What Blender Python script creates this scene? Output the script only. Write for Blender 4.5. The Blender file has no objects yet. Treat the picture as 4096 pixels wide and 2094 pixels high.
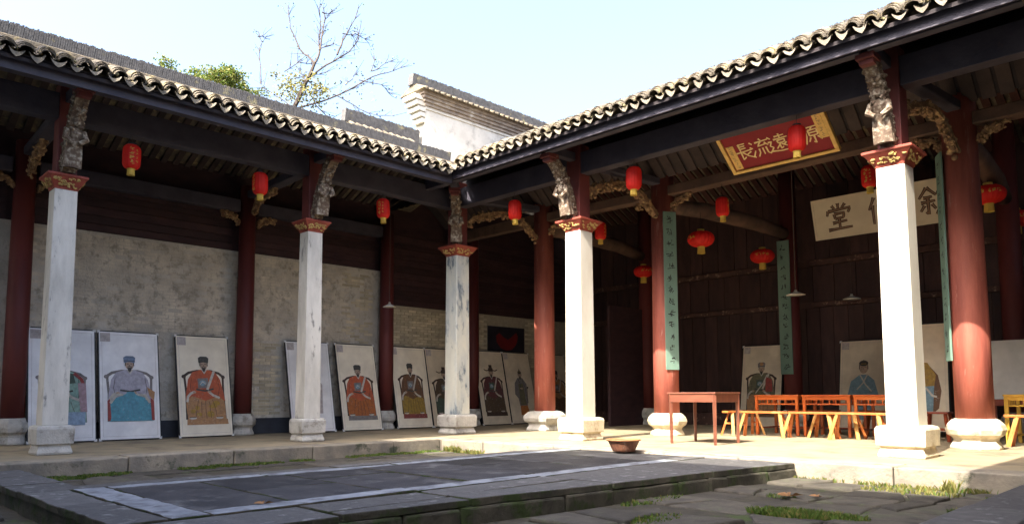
import bpy, math, random
from mathutils import Vector, Matrix
import mathutils.noise as mnz
random.seed(7)
R = math.radians
SC = bpy.context.scene
COL = SC.collection

# ------------------------------------------------------------------ camera
cam_d = bpy.data.cameras.new('camera')
cam = bpy.data.objects.new('camera', cam_d); COL.objects.link(cam); SC.camera = cam
YAW, PITCH, ROLL = 0.7858, 0.0865, -0.0032
fw = Vector((-math.sin(YAW) * math.cos(PITCH), math.cos(YAW) * math.cos(PITCH), math.sin(PITCH)))
rt0 = Vector((math.cos(YAW), math.sin(YAW), 0)); up0 = rt0.cross(fw)
rt = rt0 * math.cos(ROLL) + up0 * math.sin(ROLL); up = up0 * math.cos(ROLL) - rt0 * math.sin(ROLL)
CAM = Vector((11.984, -10.325, 0.8))
cam.matrix_world = Matrix(((rt.x, up.x, -fw.x, CAM.x), (rt.y, up.y, -fw.y, CAM.y), (rt.z, up.z, -fw.z, CAM.z), (0, 0, 0, 1)))
cam_d.sensor_width = 36; cam_d.lens = 2967.63 / 4096 * 36
cam_d.shift_y = (1321.04 - 1047) / 4096
cam_d.clip_end = 3000

# ------------------------------------------------------------------ sky, sun, exposure
SUN_EL, SUN_AZ = R(46.8), R(7.5)
sdir = Vector((math.cos(SUN_EL) * math.sin(SUN_AZ), -math.cos(SUN_EL) * math.cos(SUN_AZ), math.sin(SUN_EL)))
w = bpy.data.worlds.new('World'); SC.world = w; w.use_nodes = True
nt = w.node_tree; bg = nt.nodes['Background']
sky = nt.nodes.new('ShaderNodeTexSky'); sky.sky_type = 'NISHITA'; sky.sun_disc = False
sky.sun_elevation = SUN_EL; sky.sun_rotation = R(171)
sky.altitude = 0; sky.air_density = 1.0; sky.dust_density = 8.0; sky.ozone_density = 3.5
nt.links.new(sky.outputs[0], bg.inputs[0]); bg.inputs[1].default_value = 0.15
sl = bpy.data.lights.new('sun', 'SUN'); sl.energy = 3.0; sl.angle = R(0.53); sl.color = (1, .93, .80)
so = bpy.data.objects.new('sun', sl); COL.objects.link(so)
so.rotation_euler = sdir.to_track_quat('Z', 'Y').to_euler(); so.location = (0, -30, 40)
SC.view_settings.view_transform = 'Standard'; SC.view_settings.look = 'None'
SC.view_settings.exposure = 2.5; SC.view_settings.gamma = 1
SC.render.engine = 'CYCLES'
SC.cycles.max_bounces = 8; SC.cycles.diffuse_bounces = 5
SC.cycles.use_denoising = True

# ------------------------------------------------------------------ materials
MATS = {}
def mat(name, c1, c2=None, scale=4, rough=.75, bump=0, bscale=None, stretch=(1, 1, 1), c3=None, lo=.35, hi=.65,
        metal=0, spec=.3, detail=7, rnd=0, spots=None, sscale=3, slo=.55, shi=.62, transl=0, coat=0, local=False):
    m = bpy.data.materials.new(name); m.use_nodes = True; MATS[name] = m
    t = m.node_tree; N = t.nodes; L = t.links; b = N['Principled BSDF']
    b.inputs['Roughness'].default_value = rough; b.inputs['Metallic'].default_value = metal
    b.inputs['Specular IOR Level'].default_value = spec
    if coat: b.inputs['Coat Weight'].default_value = coat; b.inputs['Coat Roughness'].default_value = .15
    g = N.new('ShaderNodeTexCoord' if local else 'ShaderNodeNewGeometry')
    mp = N.new('ShaderNodeMapping'); mp.inputs['Scale'].default_value = stretch
    L.new(g.outputs['Object' if local else 'Position'], mp.inputs['Vector'])
    def noise(s, d=detail, r=.6):
        n = N.new('ShaderNodeTexNoise'); n.inputs['Scale'].default_value = s; n.inputs['Detail'].default_value = d
        n.inputs['Roughness'].default_value = r; L.new(mp.outputs[0], n.inputs['Vector']); return n
    out = None
    if c2 is None:
        c2 = tuple(x * .8 for x in c1)
    n1 = noise(scale); rp = N.new('ShaderNodeValToRGB'); e = rp.color_ramp.elements
    e[0].position = lo; e[0].color = (*c1, 1); e[1].position = hi; e[1].color = (*c2, 1)
    if c3: x = e.new((lo + hi) / 2); x.color = (*c3, 1)
    L.new(n1.outputs['Fac'], rp.inputs[0]); out = rp.outputs[0]
    if spots:
        n2 = noise(sscale, 9, .68); r2 = N.new('ShaderNodeValToRGB'); e2 = r2.color_ramp.elements
        e2[0].position = slo; e2[0].color = (0, 0, 0, 1); e2[1].position = shi; e2[1].color = (1, 1, 1, 1)
        L.new(n2.outputs['Fac'], r2.inputs[0]); mx = N.new('ShaderNodeMixRGB')
        L.new(r2.outputs[0], mx.inputs[0]); L.new(out, mx.inputs[1]); mx.inputs[2].default_value = (*spots, 1); out = mx.outputs[0]
    if rnd:
        oi = N.new('ShaderNodeObjectInfo'); mr = N.new('ShaderNodeMapRange'); mr.inputs[3].default_value = 1 - rnd; mr.inputs[4].default_value = 1 + rnd
        L.new(oi.outputs['Random'], mr.inputs[0]); hs = N.new('ShaderNodeHueSaturation')
        L.new(mr.outputs[0], hs.inputs['Value']); L.new(out, hs.inputs['Color']); out = hs.outputs[0]
    L.new(out, b.inputs['Base Color'])
    if bump:
        nb = noise(bscale or scale * 4); bp = N.new('ShaderNodeBump'); bp.inputs['Strength'].default_value = bump
        bp.inputs['Distance'].default_value = .02
        L.new(nb.outputs['Fac'], bp.inputs['Height']); L.new(bp.outputs[0], b.inputs['Normal'])
    if transl:
        tr = N.new('ShaderNodeBsdfTranslucent'); L.new(out, tr.inputs[0]); mxs = N.new('ShaderNodeMixShader'); mxs.inputs[0].default_value = transl
        L.new(b.outputs[0], mxs.inputs[1]); L.new(tr.outputs[0], mxs.inputs[2]); L.new(mxs.outputs[0], N['Material Output'].inputs[0])
    return m

mat('soil', (0.035, 0.031, 0.024), (0.07, 0.06, 0.042), 5, .95, .8, 20, spots=(.05, .07, .02), sscale=2)
mat('outer_ground', (.10, .09, .06), (.06, .08, .03), 1.2, .95, .4)
mat('floor_paving', (0.3, 0.245, 0.155), (0.22, 0.18, 0.12), 2.2, .8, .3, 18, spots=(.155, .125, .085), sscale=1.1, slo=.52, shi=.66)
mat('kerb_stone', (0.3, 0.255, 0.19), (0.17, 0.15, 0.125), 3, .85, .6, 22, rnd=.12, spots=(.07, .075, .05), sscale=3.2, slo=.57, shi=.66)
mat('path_side_stone', (0.085, 0.075, 0.055), (0.035, 0.033, 0.025), 3, .9, .9, 16, rnd=.1, spots=(.035, .05, .015), sscale=4, slo=.5, shi=.6)
mat('slate_slab', (0.038, 0.036, 0.038), (0.0175, 0.017, 0.019), 3.5, .7, .5, 34, rnd=.4, spots=(.10, .098, .098), sscale=2.4, slo=.54, shi=.70)
mat('pale_border_stone', (0.27, 0.285, 0.31), (0.15, 0.16, 0.18), 5, .7, .4, 24, rnd=.1, spots=(.09, .09, .10), sscale=4.5, slo=.5, shi=.64)
mat('border_stone', (0.105, 0.1, 0.097), (0.058, 0.056, 0.056), 6, .8, .6, 30, rnd=.15, spots=(.22, .215, .21), sscale=6, slo=.55, shi=.68)
mat('flagstone', (0.085, 0.074, 0.058), (0.046, 0.041, 0.034), 5, .85, .7, 26, rnd=.25, spots=(.08, .085, .05), sscale=3, slo=.56, shi=.68)
mat('grass', (0.11, 0.17, 0.028), (0.055, 0.1, 0.016), 9, .6, transl=.3)
mat('dry_grass', (.22, .19, .06), (.12, .13, .03), 9, .7, transl=.3)
mat('dead_leaf', (.30, .16, .07), (.20, .10, .04), 9, .7)
mat('column_stone', (0.66, 0.63, 0.56), (0.44, 0.42, 0.37), 2.4, .75, .35, 26, stretch=(1.3, 1.3, .4), lo=.4, hi=.68, spots=(.20, .19, .17), sscale=4.5, slo=.58, shi=.66)
mat('column_veined', (0.6, 0.59, 0.51), (0.42, 0.45, 0.45), 1.5, .6, .3, 30, stretch=(1.5, 1.5, .55), lo=.42, hi=.6, spots=(.13, .165, .20), sscale=1.7, slo=.53, shi=.60)
mat('column_pale', (0.64, 0.61, 0.53), (0.5, 0.46, 0.38), 1.6, .7, .2, 30, stretch=(1, 1, .4), spots=(.34, .28, .20), sscale=2.2, slo=.62, shi=.75)
mat('pedestal_stone', (.55, .53, .48), (.38, .36, .32), 5, .8, .7, 26, spots=(.20, .18, .15), sscale=5, slo=.56, shi=.7)
mat('pedestal_warm', (.66, .58, .42), (.48, .40, .28), 5, .8, .7, 26, spots=(.28, .19, .10), sscale=5, slo=.58, shi=.7)
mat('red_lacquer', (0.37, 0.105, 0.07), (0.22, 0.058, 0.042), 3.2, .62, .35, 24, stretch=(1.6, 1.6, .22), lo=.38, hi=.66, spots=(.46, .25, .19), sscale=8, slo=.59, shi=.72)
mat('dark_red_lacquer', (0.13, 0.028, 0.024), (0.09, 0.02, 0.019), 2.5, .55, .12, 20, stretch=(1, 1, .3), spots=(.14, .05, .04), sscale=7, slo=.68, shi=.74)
mat('post_red', (0.15, 0.038, 0.034), (0.1, 0.027, 0.025), 3, .6, .15)
mat('capital_red', (0.3, 0.064, 0.04), (0.22, 0.044, 0.03), 8, .6, .2)
mat('gilding', (.55, .40, .14), (.32, .20, .07), 14, .5, .2)
mat('carved_wood', (0.09, 0.055, 0.04), (0.42, 0.37, 0.29), 16, .7, .5, 40, c3=(.13, .09, .06), lo=.3, hi=.68)
mat('carved_gilt', (0.15, 0.08, 0.05), (0.52, 0.36, 0.17), 12, .65, .5, 40, c3=(.22, .13, .07), lo=.3, hi=.7)
mat('beam_wood', (0.06, 0.054, 0.07), (0.038, 0.035, 0.05), 3, .6, .3, 20, spots=(.075, .05, .05), sscale=4, slo=.64, shi=.76)
mat('beam_brown', (0.14, 0.082, 0.058), (0.08, 0.05, 0.038), 3, .7, .3, 20, spots=(.06, .04, .03), sscale=4, slo=.55, shi=.7)
mat('rafter_wood', (0.064, 0.045, 0.042), (0.036, 0.027, 0.027), 3, .8, .4, 20, rnd=.2, spots=(.05, .035, .035), sscale=4)
mat('deck_wood', (.035, .028, .03), (.02, .017, .02), 3, .85, .3)
mat('plank_maroon', (0.058, 0.028, 0.03), (0.034, 0.018, 0.022), 3, .65, .35, 24, stretch=(1, 1, 2.5), rnd=.25, spots=(.12, .075, .06), sscale=6, slo=.67, shi=.73)
mat('plank_brown', (0.068, 0.034, 0.03), (0.04, 0.022, 0.021), 2.5, .6, .35, 24, stretch=(2.5, 2.5, .6), rnd=.25, spots=(.14, .08, .05), sscale=6, slo=.68, shi=.74)
mat('rail_worn', (0.1, 0.05, 0.04), (0.055, 0.03, 0.026), 5, .7, .4, 24, spots=(.30, .20, .14), sscale=7, slo=.56, shi=.66)
mat('wall_plaster', (0.62, 0.58, 0.505), (0.41, 0.38, 0.33), 1.1, .9, .7, 30, spots=(.36, .325, .27), sscale=6, slo=.5, shi=.66)
mat('wall_brick', (0.58, 0.51, 0.37), (0.42, 0.375, 0.285), 4, .9, .6, 40, rnd=.22)
mat('wall_brick_worn', (0.68, 0.615, 0.5), (0.45, 0.405, 0.335), 2.2, .9, .7, 40, spots=(.33, .295, .24), sscale=6, slo=.5, shi=.64)
mat('mortar', (0.4, 0.355, 0.275), (0.31, 0.275, 0.215), 8, .95, .5)
mat('skirting_paint', (.045, .05, .065), (.03, .033, .042), 3, .7, .2)
mat('roof_tile', (0.17, 0.138, 0.098), (0.095, 0.082, 0.064), 7, .85, .7, 40, rnd=.22, spots=(.30, .24, .12), sscale=5, slo=.54, shi=.66)
mat('lichen', (.30, .26, .14), (.17, .15, .08), 12, .95, .5)
mat('drip_lime', (0.21, 0.18, 0.135), (0.115, 0.1, 0.08), 9, .85, .5, 40, rnd=.15, spots=(.20, .18, .15), sscale=9, slo=.6, shi=.7)
mat('ridge_tile', (0.1, 0.097, 0.096), (0.06, 0.058, 0.058), 12, .85, .5, 40, rnd=.2, spots=(.26, .23, .13), sscale=3, slo=.58, shi=.68)
mat('white_wall', (0.7, 0.67, 0.6), (0.54, 0.51, 0.45), 1.4, .9, .3, 25, spots=(.30, .285, .25), sscale=1.1, slo=.53, shi=.66)
mat('cornice_brown', (.36, .30, .24), (.22, .18, .15), 5, .9, .5, 25, spots=(.5, .47, .42), sscale=4, slo=.6, shi=.7)
mat('lantern_red', (0.8, 0.03, 0.02), (0.68, 0.022, 0.016), 6, .55, .1, transl=.35)
mat('lantern_yellow', (.72, .52, .10), (.60, .40, .07), 8, .6, transl=.2)
mat('metal_dark', (.03, .03, .03), (.02, .02, .02), 9, .5)
mat('cord_grey', (.12, .09, .08), (.08, .06, .05), 9, .7)
mat('enamel_white', (.74, .72, .64), (.6, .57, .48), 9, .4)
mat('plaque_red', (0.25, 0.006, 0.014), (0.2, 0.005, 0.011), 3, .6, .05)
mat('plaque_cream', (0.72, 0.63, 0.46), (0.64, 0.55, 0.4), 3, .7, .1)
mat('gold_leaf', (.78, .50, .14), (.62, .38, .10), 10, .4, .1)
mat('gold_text', (.80, .62, .30), (.74, .55, .24), 10, .5)
mat('ink_brown', (.06, .03, .02), (.045, .022, .016), 5, .7)
mat('ink_tan', (.26, .16, .10), (.20, .12, .08), 5, .7)
mat('board_green', (0.16, 0.245, 0.195), (0.115, 0.19, 0.15), 3, .7, .1, stretch=(1, 1, .5))
mat('ink_black', (.015, .015, .015), (.02, .02, .02), 5, .7)
mat('table_paint', (.17, .06, .035), (.12, .04, .025), 5, .4, .1, stretch=(.3, 3, 1), coat=.3)
mat('varnish_orange', (0.5, 0.11, 0.018), (0.36, 0.07, 0.012), 4, .35, .1, stretch=(.4, 3, 1), coat=.4, spots=(.52, .18, .04), sscale=6, slo=.55, shi=.7)
mat('rear_rafter', (0.09, 0.036, 0.03), (0.05, 0.023, 0.021), 3, .8, .4, 20, rnd=.2)
mat('varnish_red', (.26, .05, .02), (.17, .03, .012), 4, .4, .1, coat=.4)
mat('bench_wood', (0.5, 0.15, 0.035), (0.36, 0.09, 0.022), 5, .5, .2, stretch=(.4, 3, 1), coat=.2, spots=(.56, .30, .10), sscale=6, slo=.55, shi=.7)
mat('bench_leg_pale', (0.55, 0.31, 0.1), (0.44, 0.2, 0.06), 6, .6, .2)
mat('varnish_sunlit_yellow', (.66, .42, .06), (.52, .30, .04), 5, .45, .1, coat=.3)  # orange table varnish with the yellow of sunlight put into its colour
mat('terracotta', (0.24, 0.1, 0.055), (0.12, 0.052, 0.035), 8, .6, .4, 20, stretch=(3, 3, .6), spots=(.40, .30, .22), sscale=4, slo=.6, shi=.72)
mat('terracotta_rim', (0.34, 0.16, 0.065), (0.25, 0.115, 0.05), 8, .6, .2)
mat('panel_black', (.012, .012, .014), (.018, .018, .02), 5, .4)
mat('paper_white', (0.9, 0.89, 0.88), (0.74, 0.73, 0.73), 3, .28, 0)
mat('paper_cream', (0.86, 0.79, 0.64), (0.72, 0.65, 0.52), 3, .55, 0)
mat('paper_dull', (0.72, 0.63, 0.48), (0.58, 0.5, 0.38), 3, .6, 0)
mat('clip_white', (.68, .68, .68), (.6, .6, .6), 5, .4)
mat('sheet_grey', (.62, .60, .56), (.40, .39, .37), 1.1, .45, .1, 3)
mat('painting_dark', (.022, .020, .030), (.014, .013, .020), 3, .5)
mat('painting_red', (.16, .012, .014), (.10, .010, .012), 3, .5)
mat('bark', (0.085, 0.065, 0.052), (0.05, 0.04, 0.033), 6, .9, .5)
mat('leaf_green', (.13, .17, .03), (.075, .115, .022), 3, .55, transl=.35)
mat('leaf_yellow', (0.3, 0.26, 0.075), (0.19, 0.19, 0.06), 2, .55, transl=.4)
mat('leaf_dark', (.07, .08, .05), (.05, .05, .035), 3, .6, transl=.2)
def paint(name, c):
    c = tuple(x * .95 + .02 for x in c) if name not in ('hair', 'umber', 'dgrey') else c
    return mat('print_' + name, c, tuple(x * .62 + .02 for x in c), 16, .6, spots=tuple(x * .7 + .18 for x in c), sscale=22, slo=.58, shi=.7)
for n, c in dict(skin=(.50, .36, .26), hair=(.05, .045, .04), blue=(.12, .32, .46), teal=(.10, .36, .46), lilac=(.48, .46, .54), cap=(.16, .24, .38),
                 orange=(.52, .10, .03), rust=(.42, .12, .02), tan=(.46, .24, .10), gold=(.36, .23, .03), brown=(.16, .07, .025), plum=(.12, .022, .026),
                 dkbrown=(.085, .05, .02), green=(.06, .10, .07), mint=(.30, .48, .40), paleblue=(.32, .45, .60), pink=(.50, .33, .36), rug=(.26, .05, .045),
                 grey=(.22, .20, .19), dgrey=(.07, .07, .065), white=(.62, .58, .50), umber=(.06, .035, .025), skirt=(.50, .16, .02), mustard=(.42, .25, .03), steel=(.20, .34, .42),
                 crimson=(.36, .05, .04), olive=(.16, .15, .08), wash=(.54, .48, .46)).items(): paint(n, c)

# ------------------------------------------------------------------ mesh helpers
class MB:
    def __init__(s): s.v = []; s.f = []; s.m = []
    def face(s, pts, mi=0):
        n = len(s.v); s.v += [tuple(p) for p in pts]; s.f.append(tuple(range(n, n + len(pts)))); s.m.append(mi); return s
    def add(s, v, f, mi=0, M=None):
        n = len(s.v)
        s.v += [tuple((M @ Vector(p)) if M else p) for p in v]
        s.f += [tuple(i + n for i in q) for q in f]; s.m += [mi] * len(f); return s
    def box(s, lo, hi, mi=0, M=None):
        x0, y0, z0 = lo; x1, y1, z1 = hi
        v = [(x0, y0, z0), (x1, y0, z0), (x1, y1, z0), (x0, y1, z0), (x0, y0, z1), (x1, y0, z1), (x1, y1, z1), (x0, y1, z1)]
        return s.add(v, [(3, 2, 1, 0), (4, 5, 6, 7), (0, 1, 5, 4), (1, 2, 6, 5), (2, 3, 7, 6), (3, 0, 4, 7)], mi, M)
    def bar(s, a, b, wx, wy, mi=0, taper=1):            # a box from a to b (wx across, wy the other way)
        a = Vector(a); b = Vector(b); d = (b - a); L = d.length; q = d.to_track_quat('Z', 'Y').to_matrix().to_4x4()
        M = Matrix.Translation(a) @ q; h = [(-wx / 2, -wy / 2), (wx / 2, -wy / 2), (wx / 2, wy / 2), (-wx / 2, wy / 2)]
        v = [(x, y, 0) for x, y in h] + [(x * taper, y * taper, L) for x, y in h]
        return s.add(v, [(3, 2, 1, 0), (4, 5, 6, 7), (0, 1, 5, 4), (1, 2, 6, 5), (2, 3, 7, 6), (3, 0, 4, 7)], mi, M)
    def tube(s, pts, rad, n=8, mi=0, caps=True):
        pts = [Vector(p) for p in pts]; rad = rad if hasattr(rad, '__len__') else [rad] * len(pts); base = len(s.v)
        d0 = (pts[1] - pts[0]).normalized(); x = d0.orthogonal().normalized()
        for i, p in enumerate(pts):
            d = (pts[min(i + 1, len(pts) - 1)] - pts[max(i - 1, 0)]).normalized()
            x = (x - d * x.dot(d)).normalized(); y = d.cross(x)
            for k in range(n):
                a = 2 * math.pi * k / n; s.v.append(tuple(p + (x * math.cos(a) + y * math.sin(a)) * rad[i]))
        for i in range(len(pts) - 1):
            for k in range(n):
                a = base + i * n + k; b = base + i * n + (k + 1) % n; s.f.append((a, b, b + n, a + n)); s.m.append(mi)
        if caps:
            s.f.append(tuple(base + k for k in reversed(range(n)))); s.m.append(mi)
            e = base + (len(pts) - 1) * n; s.f.append(tuple(e + k for k in range(n))); s.m.append(mi)
        return s
    def lathe(s, prof, n=16, at=(0, 0, 0), phase=0, k=1, mi=0, caps=True, lobes=0, lob=0):
        base = len(s.v)
        for z, r in prof:
            for i in range(n):
                a = phase + 2 * math.pi * i / n; rr = r * k * (1 + lob * math.cos(lobes * a))
                s.v.append((at[0] + rr * math.cos(a), at[1] + rr * math.sin(a), at[2] + z))
        for j in range(len(prof) - 1):
            for i in range(n):
                a = base + j * n + i; b = base + j * n + (i + 1) % n; s.f.append((a, b, b + n, a + n)); s.m.append(mi)
        if caps:
            s.f.append(tuple(base + i for i in reversed(range(n)))); s.m.append(mi)
            e = base + (len(prof) - 1) * n; s.f.append(tuple(e + i for i in range(n))); s.m.append(mi)
        return s
    def square(s, prof, at=(0, 0, 0), mi=0): return s.lathe(prof, 4, at, math.pi / 4, math.sqrt(2), mi)
    def lump(s, c, r, mi=0, q=None):
        sx, sy, sz = r if hasattr(r, '__len__') else (r, r, r)
        M = Matrix.Translation(Vector(c)) @ (q or Matrix.Rotation(random.random() * 6, 4, Vector((random.random() - .5, random.random() - .5, random.random() - .5 + .01)).normalized()))
        v = []; f = []
        for j, (z, rr) in enumerate(((-1, 0), (-.6, .8), (.15, 1), (.75, .66), (1, 0))):
            if rr == 0: v.append((0, 0, z * sz))
            else: v += [(math.cos(t) * rr * sx, math.sin(t) * rr * sy, z * sz) for t in (i * math.pi / 3 for i in range(6))]
        for i in range(6):
            k = (i + 1) % 6; f.append((0, 1 + k, 1 + i)); f.append((19, 13 + i, 13 + k))
            for b in (1, 7): f.append((b + i, b + k, b + 6 + k, b + 6 + i))
        return s.add(v, f, mi, M)
    def mesh(s, name, mats, off=Vector((0, 0, 0)), smooth=False):
        me = bpy.data.meshes.new(name); me.from_pydata([(a - off.x, b - off.y, c - off.z) for a, b, c in s.v], [], s.f)
        for x in (mats if isinstance(mats, (list, tuple)) else [mats]): me.materials.append(MATS[x])
        if isinstance(mats, (list, tuple)) and len(mats) > 1: me.polygons.foreach_set('material_index', s.m)
        if smooth: me.polygons.foreach_set('use_smooth', [True] * len(me.polygons))
        me.update(); return me
WORLD = {}
def tag(o, label=None, cat=None, group=None, kind=None):
    if label: o['label'] = label
    if cat: o['category'] = cat
    if group: o['group'] = group
    if kind: o['kind'] = kind
    return o
def thing(name, loc, label, cat, group=None, rz=0):
    o = bpy.data.objects.new(name, None); COL.objects.link(o); o.location = loc; o.rotation_euler = (0, 0, rz)
    o.empty_display_size = .2; WORLD[o] = Vector(loc) if rz == 0 else Vector((0, 0, 0))
    return tag(o, label, cat, group)
def local_thing(name, loc, label, cat, group=None, rz=0):       # parts of this one are built round its own origin
    o = thing(name, loc, label, cat, group, rz); WORLD[o] = Vector((0, 0, 0)); return o
def obj(name, mb, mats, parent=None, smooth=False, bevel=0, kind=None, wn=False):
    lo = [min(p[i] for p in mb.v) for i in range(3)]; hi = [max(p[i] for p in mb.v) for i in range(3)]
    c = Vector([(a + b) / 2 for a, b in zip(lo, hi)]); c.z = lo[2]
    o = bpy.data.objects.new(name, mb.mesh(name, mats, c, smooth)); COL.objects.link(o)
    o.location = c - (WORLD[parent] if parent else Vector((0, 0, 0))); WORLD[o] = c
    if parent: o.parent = parent
    if bevel:
        b = o.modifiers.new('bevel', 'BEVEL'); b.width = bevel; b.segments = 2; b.limit_method = 'ANGLE'; b.angle_limit = R(40)
    if kind: o['kind'] = kind
    return o
def inst(name, me, parent, M):                                   # one more object of an existing mesh, M in world space
    o = bpy.data.objects.new(name, me); COL.objects.link(o); o.parent = parent
    o.matrix_local = Matrix.Translation(-WORLD[parent]) @ M if parent else M
    return o
def dup(root, loc, rz=None, label=None, group=None):
    def cp(o, par):
        c = o.copy(); COL.objects.link(c); c.parent = par
        for ch in o.children: cp(ch, c)
        return c
    r = cp(root, None); r.location = loc
    if rz is not None: r.rotation_euler = (0, 0, rz)
    return tag(r, label, None, group)
def T(x, y, z): return Matrix.Translation((x, y, z))
def RZ(a): return Matrix.Rotation(a, 4, 'Z')
def RX(a): return Matrix.Rotation(a, 4, 'X')
def RY(a): return Matrix.Rotation(a, 4, 'Y')
rnd = random.uniform

# ------------------------------------------------------------------ the ground, the courtyard, platforms
GZ = -.22
g = obj('ground', MB().box((-400, -400, -1.2), (400, 400, -.32)), 'outer_ground', kind='structure')
court = obj('courtyard_ground', MB().box((1.2, -12.5, -.6), (10.6, -1.4, GZ)), 'soil', kind='structure')
hall_floor = obj('hall_floor', MB().box((-3.5, -1.1, -.31), (15.7, 8, 0)), 'floor_paving', kind='structure')
wing_floor = obj('wing_floor', MB().box((-3.5, -12.5, -.31), (.9, -1.1, -.004)), 'floor_paving', kind='structure')
east_floor = obj('opposite_wing_floor', MB().box((10.9, -12.5, -.31), (15.7, -1.1, -.004)), 'slate_slab', kind='structure')
def kerb(parent, a, b, w0, w1, axis, zt, ls, m='kerb_stone'):
    p = a
    while p < b - .05:
        q = min(b, p + rnd(*ls)); q = b if b - q < .5 else q; dz = rnd(-.008, .008); e = rnd(-.012, .012)
        lo, hi = ((w0 + e, p + .006), (w1 + e, q - .006)) if axis == 'y' else ((p + .006, w0 + e), (q - .006, w1 + e))
        obj('kerb_stone', MB().box((*lo, -.32), (*hi, zt + dz)), m, parent, bevel=.018); p = q
kerb(wing_floor, -12, -1.56, .905, 1.35, 'y', .004, (1.1, 1.9))
kerb(hall_floor, 1.36, 4.1, -1.55, -1.105, 'x', .004, (1.0, 1.8)); kerb(hall_floor, 4.1, 10.44, -1.55, -1.105, 'x', .004, (1.3, 2.1))
kerb(hall_floor, .905, 1.355, -1.55, -1.105, 'x', .004, (2, 3))
kerb(east_floor, -12, -1.56, 10.45, 10.895, 'y', .004, (1.2, 2.0), 'border_stone')
kerb(hall_floor, 10.45, 13, -1.55, -1.105, 'x', .004, (1.3, 2.1))

# raised path of slabs through the middle of the courtyard
PZ = -.02
path = obj('raised_path', MB().box((4.25, -8.72, -.31), (7.40, -1.56, PZ - .052)).add([(7.39, -7, -.31), (7.39, -1.57, -.31), (7.96, -1.57, -.31), (7.39, -7, PZ - .053), (7.39, -1.57, PZ - .053), (7.96, -1.57, PZ - .053)], [(0, 1, 2), (5, 4, 3), (0, 2, 5, 3), (1, 4, 5, 2), (0, 3, 4, 1)]).box((1.95, -8.70, -.31), (4.249, -8.25, -.088)), 'path_side_stone', kind='structure')
XE = lambda y: 7.45 + max(0, y + 7) * .105       # the path's near edge runs slightly askew
def slab(parent, name, x0, y0, x1, y1, z, m, h=.055, gap=.013, bev=.01, x1b=None):
    n = max(2, int((y1 - y0) / .12)); k = max(2, int((x1 - x0) / .12)); zt = z + rnd(-.004, .004); P = []
    j = lambda: rnd(-.010, .010)
    P += [(x0 + gap + (x1 - x0 - 2 * gap) * i / k, y0 + gap + j()) for i in range(k)] + [(x1 + ((x1b - x1) * i / n if x1b else 0) - gap + j(), y0 + gap + (y1 - y0 - 2 * gap) * i / n) for i in range(n)]
    xr = x1b or x1; P += [(xr - gap - (xr - x0 - 2 * gap) * i / k, y1 - gap + j()) for i in range(k)] + [(x0 + gap + j(), y1 - gap - (y1 - y0 - 2 * gap) * i / n) for i in range(n)]
    q = len(P); tx, ty = rnd(-.006, .006), rnd(-.006, .006); mb = MB().add([(a, b, zt + (a - x0) * tx + (b - y0) * ty) for a, b in P] + [(a, b, z - h) for a, b in P], [tuple(range(q))])
    base = MB(); mb.f += [(i + q, (i + 1) % q + q, (i + 1) % q, i) for i in range(q)]; mb.m += [1] * q
    return obj(name, mb, [m, 'path_side_stone'], parent, bevel=bev)
ys = [-8.1, -7.35, -6.45, -5.5, -4.55, -3.55, -2.5, -1.56]
for i in range(7):
    n = [4.72, 5.7, 6.58] if i % 2 else [4.72, 5.3, 6.58]
    if i in (0, 3): n = [4.72, 6.58]
    for a, b in zip(n, n[1:]): slab(path, 'slate_slab', a, ys[i], b, ys[i + 1], PZ, 'slate_slab')
def strip(name, x0, x1, y0, y1, axis, lens, m, z=PZ):
    p, e = (y0, y1) if axis == 'y' else (x0, x1)
    while p < e - .01:
        q = p + rnd(*lens); q = e if e - q < .4 else q
        (slab(path, name, x0, p, x1, q, z, m) if axis == 'y' else slab(path, name, p, y0, q, y1, z, m)); p = q
strip('pale_border_stone', 6.58, 6.82, -8.1, -2.2, 'y', (1.2, 2), 'pale_border_stone', PZ + .006)
strip('pale_border_stone', 4.5, 4.72, -8.1, -1.56, 'y', (1.2, 2), 'pale_border_stone', PZ + .006)
strip('pale_border_stone', 4.5, 6.82, -8.38, -8.1, 'x', (.6, 1.1), 'pale_border_stone', PZ + .006)
p = -8.75
while p < -1.57:
    q = p + rnd(1.0, 1.9); q = -1.56 if -1.56 - q < .4 else q; mid = 6.82 + rnd(.34, .46)
    if random.random() < .6: slab(path, 'border_stone', 6.82, p, mid, q, PZ, 'border_stone'); slab(path, 'border_stone', mid, p, XE(p), q, PZ, 'border_stone', x1b=XE(q))
    else: slab(path, 'border_stone', 6.82, p, XE(p), q, PZ, 'border_stone', x1b=XE(q))
    p = q
strip('border_stone', 4.22, 4.5, -8.75, -1.56, 'y', (1.0, 1.9), 'border_stone')
strip('border_stone', 4.5, 6.82, -8.75, -8.38, 'x', (.9, 1.5), 'border_stone')
strip('border_stone', 6.58, 6.82, -2.2, -1.56, 'y', (1, 2), 'border_stone')
strip('border_stone', 1.9, 4.2, -8.74, -8.22, 'x', (.8, 1.3), 'border_stone', -.034)
# rough blocks that make the near side of the path
p = -8.74
while p < -1.6:
    q = min(-1.57, p + rnd(.3, 1.3))
    m = MB().box((-.13, p + .006, -.33), (0, q - .006, PZ - .058)); e = rnd(-.012, .02)
    m.v = [(a + e + XE(b) + (rnd(-.016, .016) if a > -.05 else 0), b + rnd(-.006, .006), c - (rnd(0, .012) if c > -.2 else 0)) for a, b, c in m.v]
    obj('side_stone', m, 'path_side_stone', path, bevel=.02); p = q

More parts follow.
